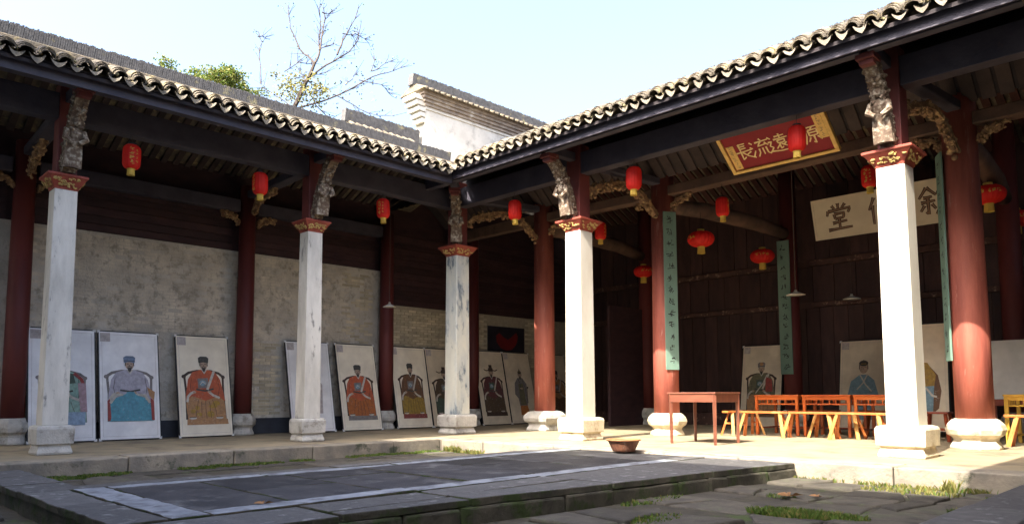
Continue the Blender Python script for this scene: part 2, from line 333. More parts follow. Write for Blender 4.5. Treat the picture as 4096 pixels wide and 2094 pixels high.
# uneven flagstones in the lower court
def flag(poly, z, th=.09):
    c = Vector((sum(p[0] for p in poly) / len(poly), sum(p[1] for p in poly) / len(poly), 0)); m = MB(); n = len(poly); tl = (rnd(-.02, .02), rnd(-.02, .02))
    top = [(p[0], p[1], z + (p[0] - c.x) * tl[0] + (p[1] - c.y) * tl[1]) for p in poly]; bot = [(p[0], p[1], z - th) for p in poly]
    m.add(top + bot, [tuple(range(n)), tuple(range(2 * n - 1, n - 1, -1))] + [(i + n, (i + 1) % n + n, (i + 1) % n, i) for i in range(n)])
    obj('flagstone', m, 'flagstone', court, bevel=.02)
def court_flags(x0, x1, y0, y1, nx, ny, jit, miss):
    gx = [[Vector((x0 + (x1 - x0) * (i / nx) + (rnd(-jit, jit) if 0 < i < nx else 0) + (.12 if (j % 2 and 0 < i < nx) else 0), y0 + (y1 - y0) * j / ny + (rnd(-jit, jit) * .7 if 0 < j < ny else 0))) for i in range(nx + 1)] for j in range(ny + 1)]
    for j in range(ny):
        for i in range(nx):
            if random.random() < miss: continue
            q = [gx[j][i], gx[j][i + 1], gx[j + 1][i + 1], gx[j + 1][i]]; c = sum(q, Vector((0, 0))) / 4
            k = .93; pts = []
            for a, b in zip(q, q[1:] + q[:1]):
                pts.append(c + (a - c) * k + Vector((rnd(-.02, .02), rnd(-.02, .02)))); pts.append(c + ((a + b) / 2 - c) * (k + .01) + Vector((rnd(-.025, .025), rnd(-.025, .025))))
            flag([(v.x, v.y) for v in pts], GZ + rnd(-.004, .034))
court_flags(7.72, 10.42, -7.6, -1.62, 5, 11, .19, .1)
court_flags(1.9, 4.2, -9.2, -1.62, 3, 10, .1, .06)
court_flags(1.9, 10.4, -11.6, -8.85, 9, 4, .12, .25)
for i, y in enumerate([-9 + .92 * k for k in range(8)]):   # gutter edge stones under the wing step
    obj('gutter_stone', MB().box((1.40, y, GZ - .1), (1.86, y + .9, GZ + .012 + rnd(0, .01))), 'flagstone', court, bevel=.015)

def blades(name, spots, mats, label, cat, zb=GZ):
    m = MB()
    for (x, y, rx, ry, n, h) in spots:
        for _ in range(n):
            a = rnd(0, 6.28); r = math.sqrt(random.random()); px = x + rx * r * math.cos(a); py = y + ry * r * math.sin(a); hh = h * rnd(.4, 1.2)
            t = rnd(0, 6.28); l = rnd(.004, .011) + hh * .04; dx, dy = math.cos(t) * l, math.sin(t) * l; bx, by = rnd(-.6, .6) * hh, rnd(-.6, .6) * hh
            mi = 0 if random.random() < .8 else 1
            m.face([(px - dx, py - dy, zb), (px + dx, py + dy, zb), (px + dx * .7 + bx * .5, py + dy * .7 + by * .5, zb + hh * .6), (px + bx, py + by, zb + hh), (px - dx * .7 + bx * .5, py - dy * .7 + by * .5, zb + hh * .6)], mi)
    return tag(obj(name, m, mats, kind='stuff'), label, cat)
sp = []
for i in range(150):
    y = -8.95 + i * .05; q = mnz.noise((y * 1.3, 2.1, .3)) + .6 * mnz.noise((y * 4, 5.1, .3)) + (.25 if y < -5 else 0)
    if q > -.3: sp.append((1.46 + rnd(-.05, .05) + max(0, q) * rnd(0, .5), y, rnd(.05, .2), rnd(.04, .12), int(70 + 240 * max(0, q + .2)), rnd(.018, .04)))
blades('moss_strip', sp, ['grass', 'dry_grass'], 'bright green moss and grass growing along the foot of the wing step', 'moss', GZ + .015)
sp = [(9.35, -4.15, .42, .16, 1500, .05), (9.1, -4.25, .3, .14, 700, .05), (10.3, -2.3, .16, .2, 500, .06), (10.2, -3.3, .1, .1, 220, .06), (8.5, -5.2, .14, .3, 300, .035), (7.85, -4.3, .12, .5, 260, .03), (8.6, -3.2, .16, .1, 150, .03)]
blades('grass_clumps', sp, ['grass', 'dry_grass'], 'low green weeds in clumps between the uneven flagstones', 'weeds', GZ + .01)
sp = [(x, -1.64, .2, .05, 70, .055) for x in (8.0, 8.4, 8.9, 9.25, 9.5, 9.9)] + [(9.7, -1.72, .08, .05, 60, .13), (9.4, -2.0, .5, .2, 260, .05), (1.75, -1.62, .25, .05, 160, .11), (2.3, -1.63, .3, .05, 110, .08), (3.2, -1.63, .4, .05, 90, .06)]
blades('dry_weeds', sp, ['dry_grass', 'grass'], 'yellow dry weeds along the foot of the sunlit hall step', 'weeds', GZ + .01)
def leaf(loc, s, label, rz):
    m = MB()
    for a in range(0, 5):
        t = a * .9; m.face([(0, 0, .006), (s * .5 * math.cos(t - .35), s * .5 * math.sin(t - .35), .03 * s / .1), (s * math.cos(t), s * math.sin(t), .018 * s / .1), (s * .5 * math.cos(t + .35), s * .5 * math.sin(t + .35), .012)])
    o = obj('fallen_leaf', m, 'dead_leaf'); o.location = Vector(loc); o.rotation_euler = (0, 0, rz); tag(o, label, 'leaf', 'fallen leaves')
leaf((8.72, -3.25, GZ + .04), .13, 'large curled brown dead leaf on flagstones near the path corner', .4)
leaf((8.9, -3.1, GZ + .035), .09, 'smaller brown dead leaf beside the large curled leaf', 2)
leaf((6.62, -7.62, PZ + .012), .08, 'single dark leaf lying on the pale border stone of the raised path', 1)

# ------------------------------------------------------------------ building pieces
def stone_column(parent, x, y, hw0, hw1, m_shaft, m_base, zst=3.755):
    c = obj('stone_column', MB().square([(.40, hw0), (zst, hw1)], (x, y, 0)), m_shaft, parent, bevel=.012)
    b = (1.37 if hw0 < .17 else 1.5) * hw0
    obj('pedestal', MB().square([(0, b * .97), (.03, b), (.115, b * .88), (.14, b * .9), (.145, b * 1.03), (.35, b * 1.06), (.385, b * 1.0), (.402, hw0 * 1.2)], (x, y, 0)), m_base, c, bevel=.008)
    cap = MB(); z0 = zst; z1 = zst + .2; t = 1.75 * hw1
    cap.square([(z0 - .01, hw1 * 1.03), (z0 + .02, hw1 * 1.06), (z1 - .04, t * .95), (z1 - .035, t), (z1, t)], (x, y, 0), 0)
    co = obj('capital', cap, 'capital_red', c, bevel=.006)
    rel = MB()
    for k in range(4):
        M = T(x, y, 0) @ RZ(k * math.pi / 2)
        for i in range(26):
            u = rnd(-.9, .9); v = rnd(.12, .82); hw = hw1 * 1.06 + (t * .95 - hw1 * 1.06) * v
            a = (i % 5) * .9
            for s in range(3):
                uu = u * hw * .92 + math.cos(a + s) * .018; vv = z0 + .02 + (z1 - z0 - .06) * v + math.sin(a + s) * .012
                q = M @ Vector((hw + .004, uu, vv)); rel.lump(q, (.013, .011, .016))
    obj('relief', rel, 'gilding', co, kind='stuff')
    return c
def brace(parent, x, y, ang, me_list):
    M = T(x, y, 3.97) @ RZ(ang)
    b = inst('carved_brace', me_list[0], parent, M); WORLD[b] = Vector((x, y, 3.97)) 
    bl = bpy.data.objects.new('brace_block', me_list[1]); COL.objects.link(bl); bl.parent = b
    return b
def make_brace():
    random.seed(21); m = MB()
    core = [(.17, 0, .02), (.22, 0, .2), (.33, 0, .5), (.50, 0, .78), (.72, 0, 1.0)]
    for a, b in zip(core, core[1:]): m.bar(a, b, .17, .15)
    m.tube([(.27, 0, .06), (.30, 0, .2), (.36, 0, .38), (.43, 0, .54), (.47, 0, .6)], [.115, .11, .105, .11, .05], 10)     # robed figure
    m.lump((.52, 0, .67), (.06, .055, .075), q=Matrix()); m.lump((.53, 0, .73), (.07, .06, .035), q=Matrix())
    for s in (-1, 1):
        m.tube([(.46, .1 * s, .54), (.50, .13 * s, .42), (.52, .04 * s, .36)], [.045, .045, .03], 7)
        for k in range(6):
            t = (k + .5) / 6; m.tube([(.38 + .02 * math.cos(t * 3), s * .115 * t, .04), (.41, s * .11 * t, .22), (.46 - .02 * t, s * .10 * t, .42)], [.02, .016, .01], 5)
        for k in range(9):                                                    # scrolls beside and above
            c = Vector((.16 + .06 * k, .085 * s, .1 + .105 * k)); r = rnd(.035, .055)
            m.tube([c + Vector((math.cos(a) * r * (1 - a / 9), s * .01, math.sin(a) * r * (1 - a / 9))) for a in [j * .8 for j in range(8)]], .013, 5)
    for _ in range(120):
        t = random.random(); i = min(3, int(t * 4)); f = t * 4 - i; c = Vector(core[i]).lerp(Vector(core[i + 1]), f)
        m.lump(c + Vector((rnd(-.05, .12), rnd(-.1, .1), rnd(-.06, .06))), (rnd(.02, .05), rnd(.02, .04), rnd(.02, .045)))
    blk = MB().box((.66, -.11, .99), (.92, .11, 1.06)).box((.70, -.085, .93), (.87, .085, .99))
    return [m.mesh('carved_brace', 'carved_wood', smooth=False), blk.mesh('brace_block', 'post_red')]
BR = make_brace()
random.seed(11)
def round_column(parent, x, y, r, ztop, m, sides=8, hb=.44, rb=None, mb='pedestal_warm'):
    rb = rb or r * 1.55
    c = obj('round_column', MB().lathe([(hb, r * 1.02), (1.6, r * 1.02), (ztop, r * .93)], 28, (x, y, 0)), m, parent, smooth=True)
    c.data.polygons.foreach_set('use_smooth', [len(p.vertices) == 4 for p in c.data.polygons])
    pr = [(0, rb * .88), (.03, rb * .9), (.12, rb * .76), (.16, rb * .78), (.21, rb * .98), (.28, rb * 1.04), (.35, rb * .98), (hb - .02, rb * .8), (hb, r * 1.05)]
    if sides == 4: obj('pedestal', MB().square([(z, q * .86) for z, q in pr], (x, y, 0)), mb, c, bevel=.008)
    else: obj('pedestal', MB().lathe(pr, sides, (x, y, 0), math.pi / sides), mb, c, bevel=.008)
    return c
def rough_carving(parent, name, pts, wid, n, m, seed=1):
    random.seed(seed); mb = MB(); P = [Vector(p) for p in pts]
    for a, b in zip(P, P[1:]): mb.bar(a, b, wid * .8, wid * .5)
    for _ in range(n):
        i = random.randrange(len(P) - 1); c = P[i].lerp(P[i + 1], random.random())
        mb.lump(c + Vector((rnd(-.05, .05), rnd(-.05, .05), rnd(-wid * .8, wid * .5))), (rnd(.02, .06), rnd(.02, .05), rnd(.02, .055)))
    for k in range(n // 5):
        i = random.randrange(len(P) - 1); c = P[i].lerp(P[i + 1], random.random()) + Vector((rnd(-.05, .05), 0, rnd(-wid * .8, 0))); r = rnd(.04, .07)
        d = (P[i + 1] - P[i]).normalized()
        mb.tube([c + d * math.cos(a) * r * (1 - a / 8) + Vector((0, 0, math.sin(a) * r * (1 - a / 8))) for a in [j * .8 for j in range(7)]], .016, 5)
    random.seed(seed + 100)
    return obj(name, mb, m, parent)

# ------------------------------------------------------------------ roof tiles
PITCHW = .222; SL = .46; TH = math.atan(SL)
def tile_meshes():
    out = []
    for k in range(3):
        random.seed(50 + k); d = MB()          # trough tile with a hanging crescent lip; local -Y points down the slope
        n = 9; hw = .09; pts = [(-hw + 2 * hw * i / (n - 1)) for i in range(n)]
        tr = lambda x: .05 * (x / hw) ** 2 - .045
        v = []; f = []
        for yy in (0, .34):
            v += [(x, yy, tr(x)) for x in pts] + [(x, yy, tr(x) - .012) for x in pts]
        for i in range(n - 1):
            f += [(i, i + 1, 2 * n + i + 1, 2 * n + i), (n + i + 1, n + i, 3 * n + i, 3 * n + i + 1), (i, n + i, n + i + 1, i + 1)]
        d.add(v, f, 0)
        lip = lambda x: -.05 - (.056, .062, .048)[k] * math.sqrt(max(0, 1 - (x / hw) ** 2)) ** 1.1 + (.006 if k else 0)
        v = [(x, -.004, tr(x) + .004) for x in pts] + [(x * .96, -.034, min(tr(x) - .004, lip(x) + .045 * abs(x / hw))) for x in pts]
        v += [(a, b + .014, c) for a, b, c in v]
        f = []
        for i in range(n - 1):
            f += [(i, n + i, n + i + 1, i + 1), (2 * n + i + 1, 3 * n + i + 1, 3 * n + i, 2 * n + i), (n + i, 3 * n + i, 3 * n + i + 1, n + i + 1)]
        d.add(v, f, 1)
        c = MB()                                # three lapped cover tiles, arched up
        for j in range(3):
            r = .092 + .004 * j; y0 = .0 + .055 * j; z0 = -.012 + .017 * j; ox = rnd(-.006, .006)
            v = []; f = []; q = 9
            for yy in (y0, y0 + .26):
                for rr in (r, r - .014):
                    v += [(ox - math.cos(math.pi * i / (q - 1)) * rr, yy, z0 + math.sin(math.pi * i / (q - 1)) * rr * .86) for i in range(q)]
            for i in range(q - 1):
                f += [(i, 2 * q + i, 2 * q + i + 1, i + 1), (q + i, q + i + 1, 3 * q + i + 1, 3 * q + i), (i, i + 1, q + i + 1, q + i), (2 * q + i + 1, 2 * q + i, 3 * q + i, 3 * q + i + 1)]
            c.add(v, f, 0)
        out.append((d.mesh('drip_tile', ['roof_tile', 'drip_lime']), c.mesh('cover_tile', 'roof_tile')))
    return out
TM = tile_meshes(); random.seed(5)
def tile_roof(parent, name, frame, s0, s1, zed, run, start=None, visible=None, SL=SL):
    TH = math.atan(SL)
    """frame(s, d): world matrix for a point s along the eave and d metres (horizontal) up from the eave edge."""
    n = int((s1 - s0) / PITCHW)
    mb = MB(); q = 10
    for i in range(n):
        sc = s0 + (i + .5) * PITCHW; d0 = start(sc) if start else 0
        d = d0 + .10; row = 0
        prev = None
        while d < run:
            e = min(run, d + .17); lift = .0
            M = frame(sc, 0)
            ring = []
            for dd, dz in ((d, .014), (e, 0)):
                for k in range(q + 1):
                    u = -PITCHW / 2 + PITCHW * k / q; prof = .052 * math.cos(2 * math.pi * (k / q)) + .012
                    ring.append(M @ Vector((u, dd, dd * SL + prof + dz)))
            base = len(mb.v); mb.v += [tuple(p) for p in ring]
            for k in range(q): mb.f.append((base + k, base + k + 1, base + q + 2 + k, base + q + 1 + k)); mb.m.append(0)
            d = e
    roof = obj(name, mb, 'roof_tile', parent); lich = MB()
    for i in range(n):
        sc = s0 + (i + .5) * PITCHW
        if start and start(sc) > 0: continue
        if visible and not (visible[0] < sc < visible[1]): continue
        k = random.randrange(3)
        for kind, off, dz in (('drip_tile', 0, .0), ('cover_tile', PITCHW / 2, .012)):
            M = frame(sc + off, 0) @ RX(TH) @ T(rnd(-.012, .012), rnd(-.03, .02), dz + rnd(-.008, .010)) @ RZ(rnd(-.09, .09)) @ RY(rnd(-.09, .09))
            inst(kind, TM[k][0 if kind == 'drip_tile' else 1], roof, M @ Matrix.Diagonal((rnd(.9, 1.06), rnd(.95, 1.05), rnd(.85, 1.12), 1)))
        if random.random() < .75:
            for _ in range(random.randint(2, 5)):
                q = frame(sc, 0) @ Vector((rnd(-.07, .07), rnd(.0, .12), rnd(-.01, .05))); lich.lump(q, (rnd(.008, .028), rnd(.008, .03), rnd(.006, .02)))
                e = q + Vector((rnd(-.05, .05), rnd(-.05, .05), rnd(-.02, .05))); lich.tube([q, e], [.003, .002], 3)
    obj('lichen', lich, 'lichen', roof, kind='stuff')
    return roof
def deck(parent, name, frame, s0, s1, run, drop, m, start=0, bdrop=.05, SL=SL):
    mb = MB(); v = []
    for s, d in ((s0, start), (s1, start), (s1, run), (s0, run)):
        for z in (0, -bdrop): v.append(frame(s, 0) @ Vector((0, d, d * SL - drop + z)))
    mb.add(v, [(0, 2, 4, 6), (7, 5, 3, 1), (0, 1, 3, 2), (2, 3, 5, 4), (4, 5, 7, 6), (6, 7, 1, 0)])
    return obj(name, mb, m, parent)
def upright_tiles(mb, a, b, h, wd, lean=.12, sp=.034):
    """a row of thin tiles stood on edge between a and b (a ridge or coping crest)"""
    a = Vector(a); b = Vector(b); L = (b - a).length; d = (b - a).normalized(); side = Vector((-d.y, d.x, 0)); n = int(L / sp)
    for i in range(n):
        c = a + d * (i + .5) * sp; hh = h * rnd(.93, 1.05); ln = d * (lean * hh + rnd(-.004, .004)); t = d * .0145; s = side * wd / 2
        v = [c - s - t, c + s - t, c + s + t, c - s + t]; v += [x + ln + Vector((0, 0, hh)) for x in v]
        mb.add(v, [(3, 2, 1, 0), (4, 5, 6, 7), (0, 1, 5, 4), (1, 2, 6, 5), (2, 3, 7, 6), (3, 0, 4, 7)])

# ------------------------------------------------------------------ the main hall
X4, X5, Y2, Y1 = 3.388, 8.79, -3.506, -7.485
hall = thing('ancestral_hall', (0, 0, 0), 'dark timber ancestral hall with sunlit white stone columns and carved brackets', 'hall')
c3 = stone_column(hall, 0, 0, .19, .174, 'column_veined', 'pedestal_stone', 3.765)
c4 = stone_column(hall, X4, 0, .189, .176, 'column_pale', 'pedestal_warm', 3.76)
c5 = stone_column(hall, X5, 0, .189, .176, 'column_pale', 'pedestal_warm', 3.76)
c6 = stone_column(hall, 12.2, 0, .189, .176, 'column_pale', 'pedestal_warm', 3.76)
for x in (0, X4, X5, 12.2):
    obj('post', MB().box((x - .15, -.15, 3.96), (x + .15, .15, 5.36)), 'post_red', hall, bevel=.012)
brace(hall, 0, 0, -math.pi / 4, BR)
for x in (X4, X5, 12.2): brace(hall, x, 0, -math.pi / 2, BR)
for a, b in ((.15, X4 - .15), (X4 + .15, X5 - .15), (X5 + .15, 12.05)):
    obj('lintel', MB().box((a, -.115, 4.80), (b, .10, 5.20)), 'beam_wood', hall, bevel=.012)
    obj('eave_beam', MB().box((a - .10, -.97, 5.02), (b + .10, -.83, 5.235)), 'beam_wood', hall, bevel=.01)
for x in (X4, X5): obj('cantilever', MB().box((x - .07, -.84, 5.05), (x + .07, -.15, 5.2)), 'beam_wood', hall, bevel=.01)
obj('corner_cantilever', MB().bar((.1, -.1, 5.1), (.93, -.93, 5.1), .15, .16), 'beam_wood', hall, bevel=.01)
Rc = {3: (.5, 2.2), 4: (3.70, 2.28), 5: (9.05, 2.15), 6: (12.4, 2.2)}
round_column(hall, *Rc[3], .235, 5.6, 'red_lacquer', 4, rb=.40, mb='pedestal_stone')
for k in (4, 5, 6): round_column(hall, *Rc[k], .245, 5.6, 'red_lacquer', 8)
Sc = [(.3, 6.55), (4.33, 6.62), (8.75, 6.62), (12.4, 6.6)]
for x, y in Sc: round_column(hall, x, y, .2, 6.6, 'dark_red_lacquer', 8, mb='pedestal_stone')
# beams behind the front row
prs = [Rc[3], Rc[4], Rc[5], Rc[6]]
for (xa, ya), (xb, yb) in zip(prs, prs[1:]):
    obj('inner_lintel', MB().bar((xa + .2, ya, 4.86), (xb - .2, yb, 4.86), .26, .2), 'beam_brown', hall, bevel=.02)
obj('inner_lintel', MB().box((-2.85, 2.1, 4.74), (.3, 2.3, 5.0)), 'beam_brown', hall, bevel=.02)
for i, (x, y) in enumerate(prs):
    sx, sy = Sc[i]
    obj('tie_beam', MB().tube([(x, y + .2, 4.62), (x + (sx - x) * .3, y + (sy - y) * .3, 4.70), (x + (sx - x) * .7, y + (sy - y) * .7, 4.68), (sx, sy - .2, 4.56)], [.13, .17, .17, .13], 12), 'beam_brown', hall, smooth=True)
    fx = (0, X4, X5, 12.2)[i]
    obj('porch_tie', MB().bar((fx + .06, .15, 5.06), (x, y - .2, 5.06), .2, .14), 'beam_wood', hall, bevel=.02)
    if i < 3:
        L = lambda t, z: (fx + (x - fx) * t, .1 + (y - .3) * t, z)
        rough_carving(hall, 'carved_arch', [L(.08, 4.52), L(.16, 4.66), L(.3, 4.76), L(.45, 4.84), L(.6, 4.86), L(.75, 4.76), L(.87, 4.58), L(.98, 4.36)], .15, 110, 'carved_gilt', 31 + i)
        # a carved wing each side of the round column under the inner lintel
        for s in (-1, 1):
            rough_carving(hall, 'carved_spandrel', [(x + s * .22, y, 4.52), (x + s * .34, y, 4.66), (x + s * .62, y, 4.74)], .10, 34, 'carved_gilt', 61 + i * 2 + s)
for k, (y, z) in enumerate(((2.2, 6.35), (4.3, 7.3), (6.5, 6.4))):
    obj('purlin', MB().tube([(-3.0, y, z), (13, y, z)], .1, 12), 'beam_wood', hall, smooth=True)
# rafters under the roof, front slope
EZ = 5.25; EY = -1.22
hf = lambda s, d: T(s, EY, EZ)
raft = MB().box((-.075, -.02, 0), (.075, 4.9 / math.cos(TH), .05)).mesh('rafter', 'rafter_wood')
for i in range(58):
    x = -2.9 + i * .235
    st = max(0, -1.2 - (x - 0) if x < 1.2 else 0)
    if x < 1.15: M = T(x, max(EY, -x) + .2, EZ - .20 + (max(EY, -x) + .2 - EY) * SL) @ RX(TH)
    else: M = T(x, EY + .19, EZ - .20 + .19 * SL) @ RX(TH)
    inst('rafter', raft, hall, M)
hroof = tile_roof(hall, 'roof', hf, -3.0, 13.0, EZ, 5.2, start=lambda s: (max(0, (-s if s > -1.5 else 3.0 + s) - EY)) if s < 1.22 else (max(0, s - 10.9) if s > 10.9 else 0))
deck(hall, 'roof_boards', hf, 1.2, 10.9, 5.2, .10, 'deck_wood', .06)
mbd = MB(); v = []
for x, d in ((1.2, .06), (1.2, 5.2), (-3.12, 5.2), (-3.12, -.2 - EY), (-1.5, 1.5 - EY)):
    for z in (0, -.05): v.append((x, EY + d, EZ + d * SL - .10 + z))
for x0 in (0, 1):
    vv = v if x0 == 0 else [(12.1 - a, b, c) for a, b, c in v]
    fs = [(0, 2, 4, 6, 8), (9, 7, 5, 3, 1), (0, 1, 3, 2), (2, 3, 5, 4), (4, 5, 7, 6), (6, 7, 9, 8), (8, 9, 1, 0)]
    mbd.add(vv, fs)
obj('roof_boards', mbd, 'deck_wood', hall)
obj('rear_roof', MB().add([(-3.05, 3.95, 7.66), (15.6, 3.95, 7.66), (15.6, 8.6, 5.4), (-3.05, 8.6, 5.4), (-3.05, 3.95, 7.5), (15.6, 3.95, 7.5), (15.6, 8.6, 5.24), (-3.05, 8.6, 5.24)], [(3, 2, 1, 0), (4, 5, 6, 7), (0, 1, 5, 4), (1, 2, 6, 5), (2, 3, 7, 6), (3, 0, 4, 7)]), 'roof_tile', hall)
rm = MB(); upright_tiles(rm, (-2.9, 3.98, 7.66), (13, 3.98, 7.66), .3, .14); obj('ridge_tiles', rm, 'ridge_tile', hall, kind='stuff')
obj('eave_board', MB().box((1.05, EY + .15, EZ - .235), (11.05, EY + .18, EZ - .04)), 'beam_wood', hall)
vt = MB(); pts = [(.16 + 1.9 * k / 10, 5.10 + .62 * math.sin(math.pi * (.08 + .92 * k / 10))) for k in range(11)]
for (a, za), (b, zb) in zip(pts, pts[1:]):
    vt.box((-.088, a, za - .0), (.088, a + .001, za))
vt = MB(); n_ = len(pts)
for xx in (-.09, .09):
    for a, za in pts: vt.v.append((xx, a, za))
for xx in (-.09, .09):
    for a, za in pts: vt.v.append((xx, a, za + .035))
for k in range(n_ - 1):
    vt.f += [(k, k + 1, n_ + k + 1, n_ + k), (3 * n_ + k, 3 * n_ + k + 1, 2 * n_ + k + 1, 2 * n_ + k), (2 * n_ + k, 2 * n_ + k + 1, k + 1, k), (n_ + k, n_ + k + 1, 3 * n_ + k + 1, 3 * n_ + k)]; vt.m += [0] * 4
vm = vt.mesh('vault_plank', 'rafter_wood')
dv = MB(); 
for a, za in pts: dv.v += [(-2.9, a, za + .04), (12.4, a, za + .04)]
dv.f = [(2 * k, 2 * k + 1, 2 * k + 3, 2 * k + 2) for k in range(n_ - 1)]; dv.m = [0] * (n_ - 1)
obj('vault_boards', dv, 'deck_wood', hall)
for i in range(60): inst('vault_plank', vm, hall, T(-2.5 + i * .235, rnd(-.01, .01), rnd(-.004, .004)))
rr_ = MB().box((-.07, 0, -.05), (.07, 3.6 / math.cos(TH), 0)).mesh('rear_rafter', 'rear_rafter')
for i in range(60): inst('rear_rafter', rr_, hall, T(-2.9 + i * .235, 4.05, 7.44) @ RX(-math.atan2(2.26, 4.65)))
# back wall: boards and rails
bw = obj('back_wall', MB().box((-3.1, 7.36, 0), (15.6, 7.5, 7.2)), 'plank_brown', hall)
random.seed(3)
for z0, z1, wd in ((.32, 2.86, .33), (3.0, 3.86, .48), (4.02, 6.3, .42)):
    x = -3.08
    while x < 11.4:
        q = x + wd * rnd(.8, 1.2); obj('wall_board', MB().box((x + .006, 7.325 + rnd(0, .012), z0), (q - .006, 7.355, z1)), 'plank_brown', bw, bevel=.006); x = q
for z0, z1 in ((0, .31), (2.87, 2.99), (3.87, 4.01)):
    for xa, xb in ((-3.1, .1), (.5, 4.13), (4.53, 8.55), (8.95, 12.2)): obj('wall_rail', MB().box((xa + .01, 7.27, z0), (xb - .01, 7.355, z1)), 'rail_worn', bw, bevel=.012)
# right-hand end wall far off
obj('end_wall', MB().box((15.35, -12.5, 0), (15.6, 7.4, 6.2)), 'wall_plaster', hall)
# side panelling between the round columns at the left bay (dark boards seen beyond the first column)
sw = obj('side_screen', MB().box((.22, 4.9, 0), (.30, 6.4, 3.1)), 'plank_maroon', hall)

# ------------------------------------------------------------------ the side wing
wing = thing('side_wing', (-1, -5, 0), 'dark timber side wing with grey stone columns and a mossy tiled roof', 'building')
for y, mt in ((Y2, 'column_stone'), (Y1, 'column_stone'), (-11.4, 'column_stone')):
    stone_column(wing, 0, y, .162, .147, mt, 'pedestal_stone', 3.745)
    obj('post', MB().box((-.13, y - .13, 3.945), (.13, y + .13, 5.3)), 'post_red', wing, bevel=.012)
    brace(wing, 0, y, 0, BR)
for a, b in ((Y1 + .13, Y2 - .13), (Y2 + .13, -.15), (-11.3, Y1 - .13)):
    obj('lintel', MB().box((-.10, a, 4.76), (.115, b, 5.14)), 'beam_wood', wing, bevel=.012)
    obj('eave_beam', MB().box((.80, a - .08, 4.98), (.94, b + .08 if b > -.2 else b + .08, 5.19)) if b < -.2 else MB().box((.80, a - .08, 4.98), (.94, -.98, 5.19)), 'beam_wood', wing, bevel=.01)
for y in (Y1, Y2): obj('cantilever', MB().box((.15, y - .07, 5.0), (.82, y + .07, 5.15)), 'beam_wood', wing, bevel=.01)
for y in (-11.2, -7.40, -3.38, .19, 3.0):
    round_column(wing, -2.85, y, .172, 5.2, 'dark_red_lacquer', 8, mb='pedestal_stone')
for y0, y1 in ((-11.0, -7.6), (-7.2, -3.58), (-3.18, 0)):
    obj('inner_lintel', MB().box((-2.93, y0, 4.62), (-2.75, y1, 4.88)), 'beam_wood', wing, bevel=.015)
for i, y in enumerate((Y1 + .02, Y2 + .04)):
    obj('porch_tie', MB().bar((-.12, y, 5.0), (-2.7, y + .1, 5.0), .22, .15), 'beam_wood', wing, bevel=.02)
    rough_carving(wing, 'carved_arch', [(-2.6, y + .1, 4.62), (-2.45, y + .1, 4.8), (-2.1, y + .08, 4.88), (-1.6, y + .06, 4.92)], .13, 70, 'carved_gilt', 41 + i)
    for s in (-1, 1): rough_carving(wing, 'carved_spandrel', [(-2.84, y + .1 + s * .2, 4.42), (-2.84, y + .1 + s * .36, 4.54), (-2.84, y + .1 + s * .6, 4.58)], .1, 30, 'carved_gilt', 51 + 2 * i + s)
WZ = 5.17; WX = 1.22; SW = .415; TW = math.atan(SW)
wf = lambda s, d: T(WX, s, WZ) @ RZ(math.pi / 2)
wroof = tile_roof(wing, 'roof', wf, -11.8, 1.4, WZ, 2.74, start=lambda s: max(0, WX + s) if s > -WX else 0, SL=SW)
deck(wing, 'roof_boards', wf, -11.8, -1.2, 2.74, .10, 'deck_wood', .06, SL=SW)
obj('roof_boards', MB().add([(WX - .05, -1.2, WZ - .1), (-1.52, -1.2, WZ + 2.74 * SW - .1), (-1.52, 1.45, WZ + 2.74 * SW - .1)], [(0, 1, 2), (2, 1, 0)]), 'deck_wood', wing)
obj('rear_roof', MB().add([(-1.5, -11.8, 6.32), (-1.5, 1.4, 6.32), (-3.9, 1.0, 5.3), (-3.9, -11.8, 5.3), (-1.5, -11.8, 6.2), (-1.5, 1.4, 6.2), (-3.9, 1.0, 5.18), (-3.9, -11.8, 5.18)], [(0, 1, 2, 3), (7, 6, 5, 4), (0, 4, 5, 1), (1, 5, 6, 2), (2, 6, 7, 3), (3, 7, 4, 0)]), 'roof_tile', wing)
rm = MB(); upright_tiles(rm, (-1.5, -11.8, 6.40), (-1.5, 1.0, 6.40), .23, .17)
obj('ridge_tiles', rm, 'ridge_tile', wing, kind='stuff')
obj('ridge_base', MB().box((-1.64, -11.8, 6.22), (-1.36, 1.2, 6.405)), 'roof_tile', wing, bevel=.02)
obj('eave_board', MB().box((WX - .18, -11.8, WZ - .235), (WX - .15, -1.07, WZ - .04)), 'beam_wood', wing)
raft2 = MB().box((-.06, -.02, 0), (.06, 2.45 / math.cos(TH), .05)).mesh('rafter', 'rafter_wood')
for i in range(44):
    y = -11.6 + i * .235
    inst('rafter', raft2, wing, T(WX - .19, y, WZ - .20 + .19 * SW) @ RZ(math.pi / 2) @ RX(TW))
rr2 = MB().box((-.055, 0, -.05), (.055, 1.9, 0)).mesh('rear_rafter', 'rafter_wood')
for i in range(52): inst('rear_rafter', rr2, wing, T(-1.6, -11.6 + i * .235, 6.16) @ RZ(math.pi / 2) @ RX(-math.atan2(1.02, 2.4)))
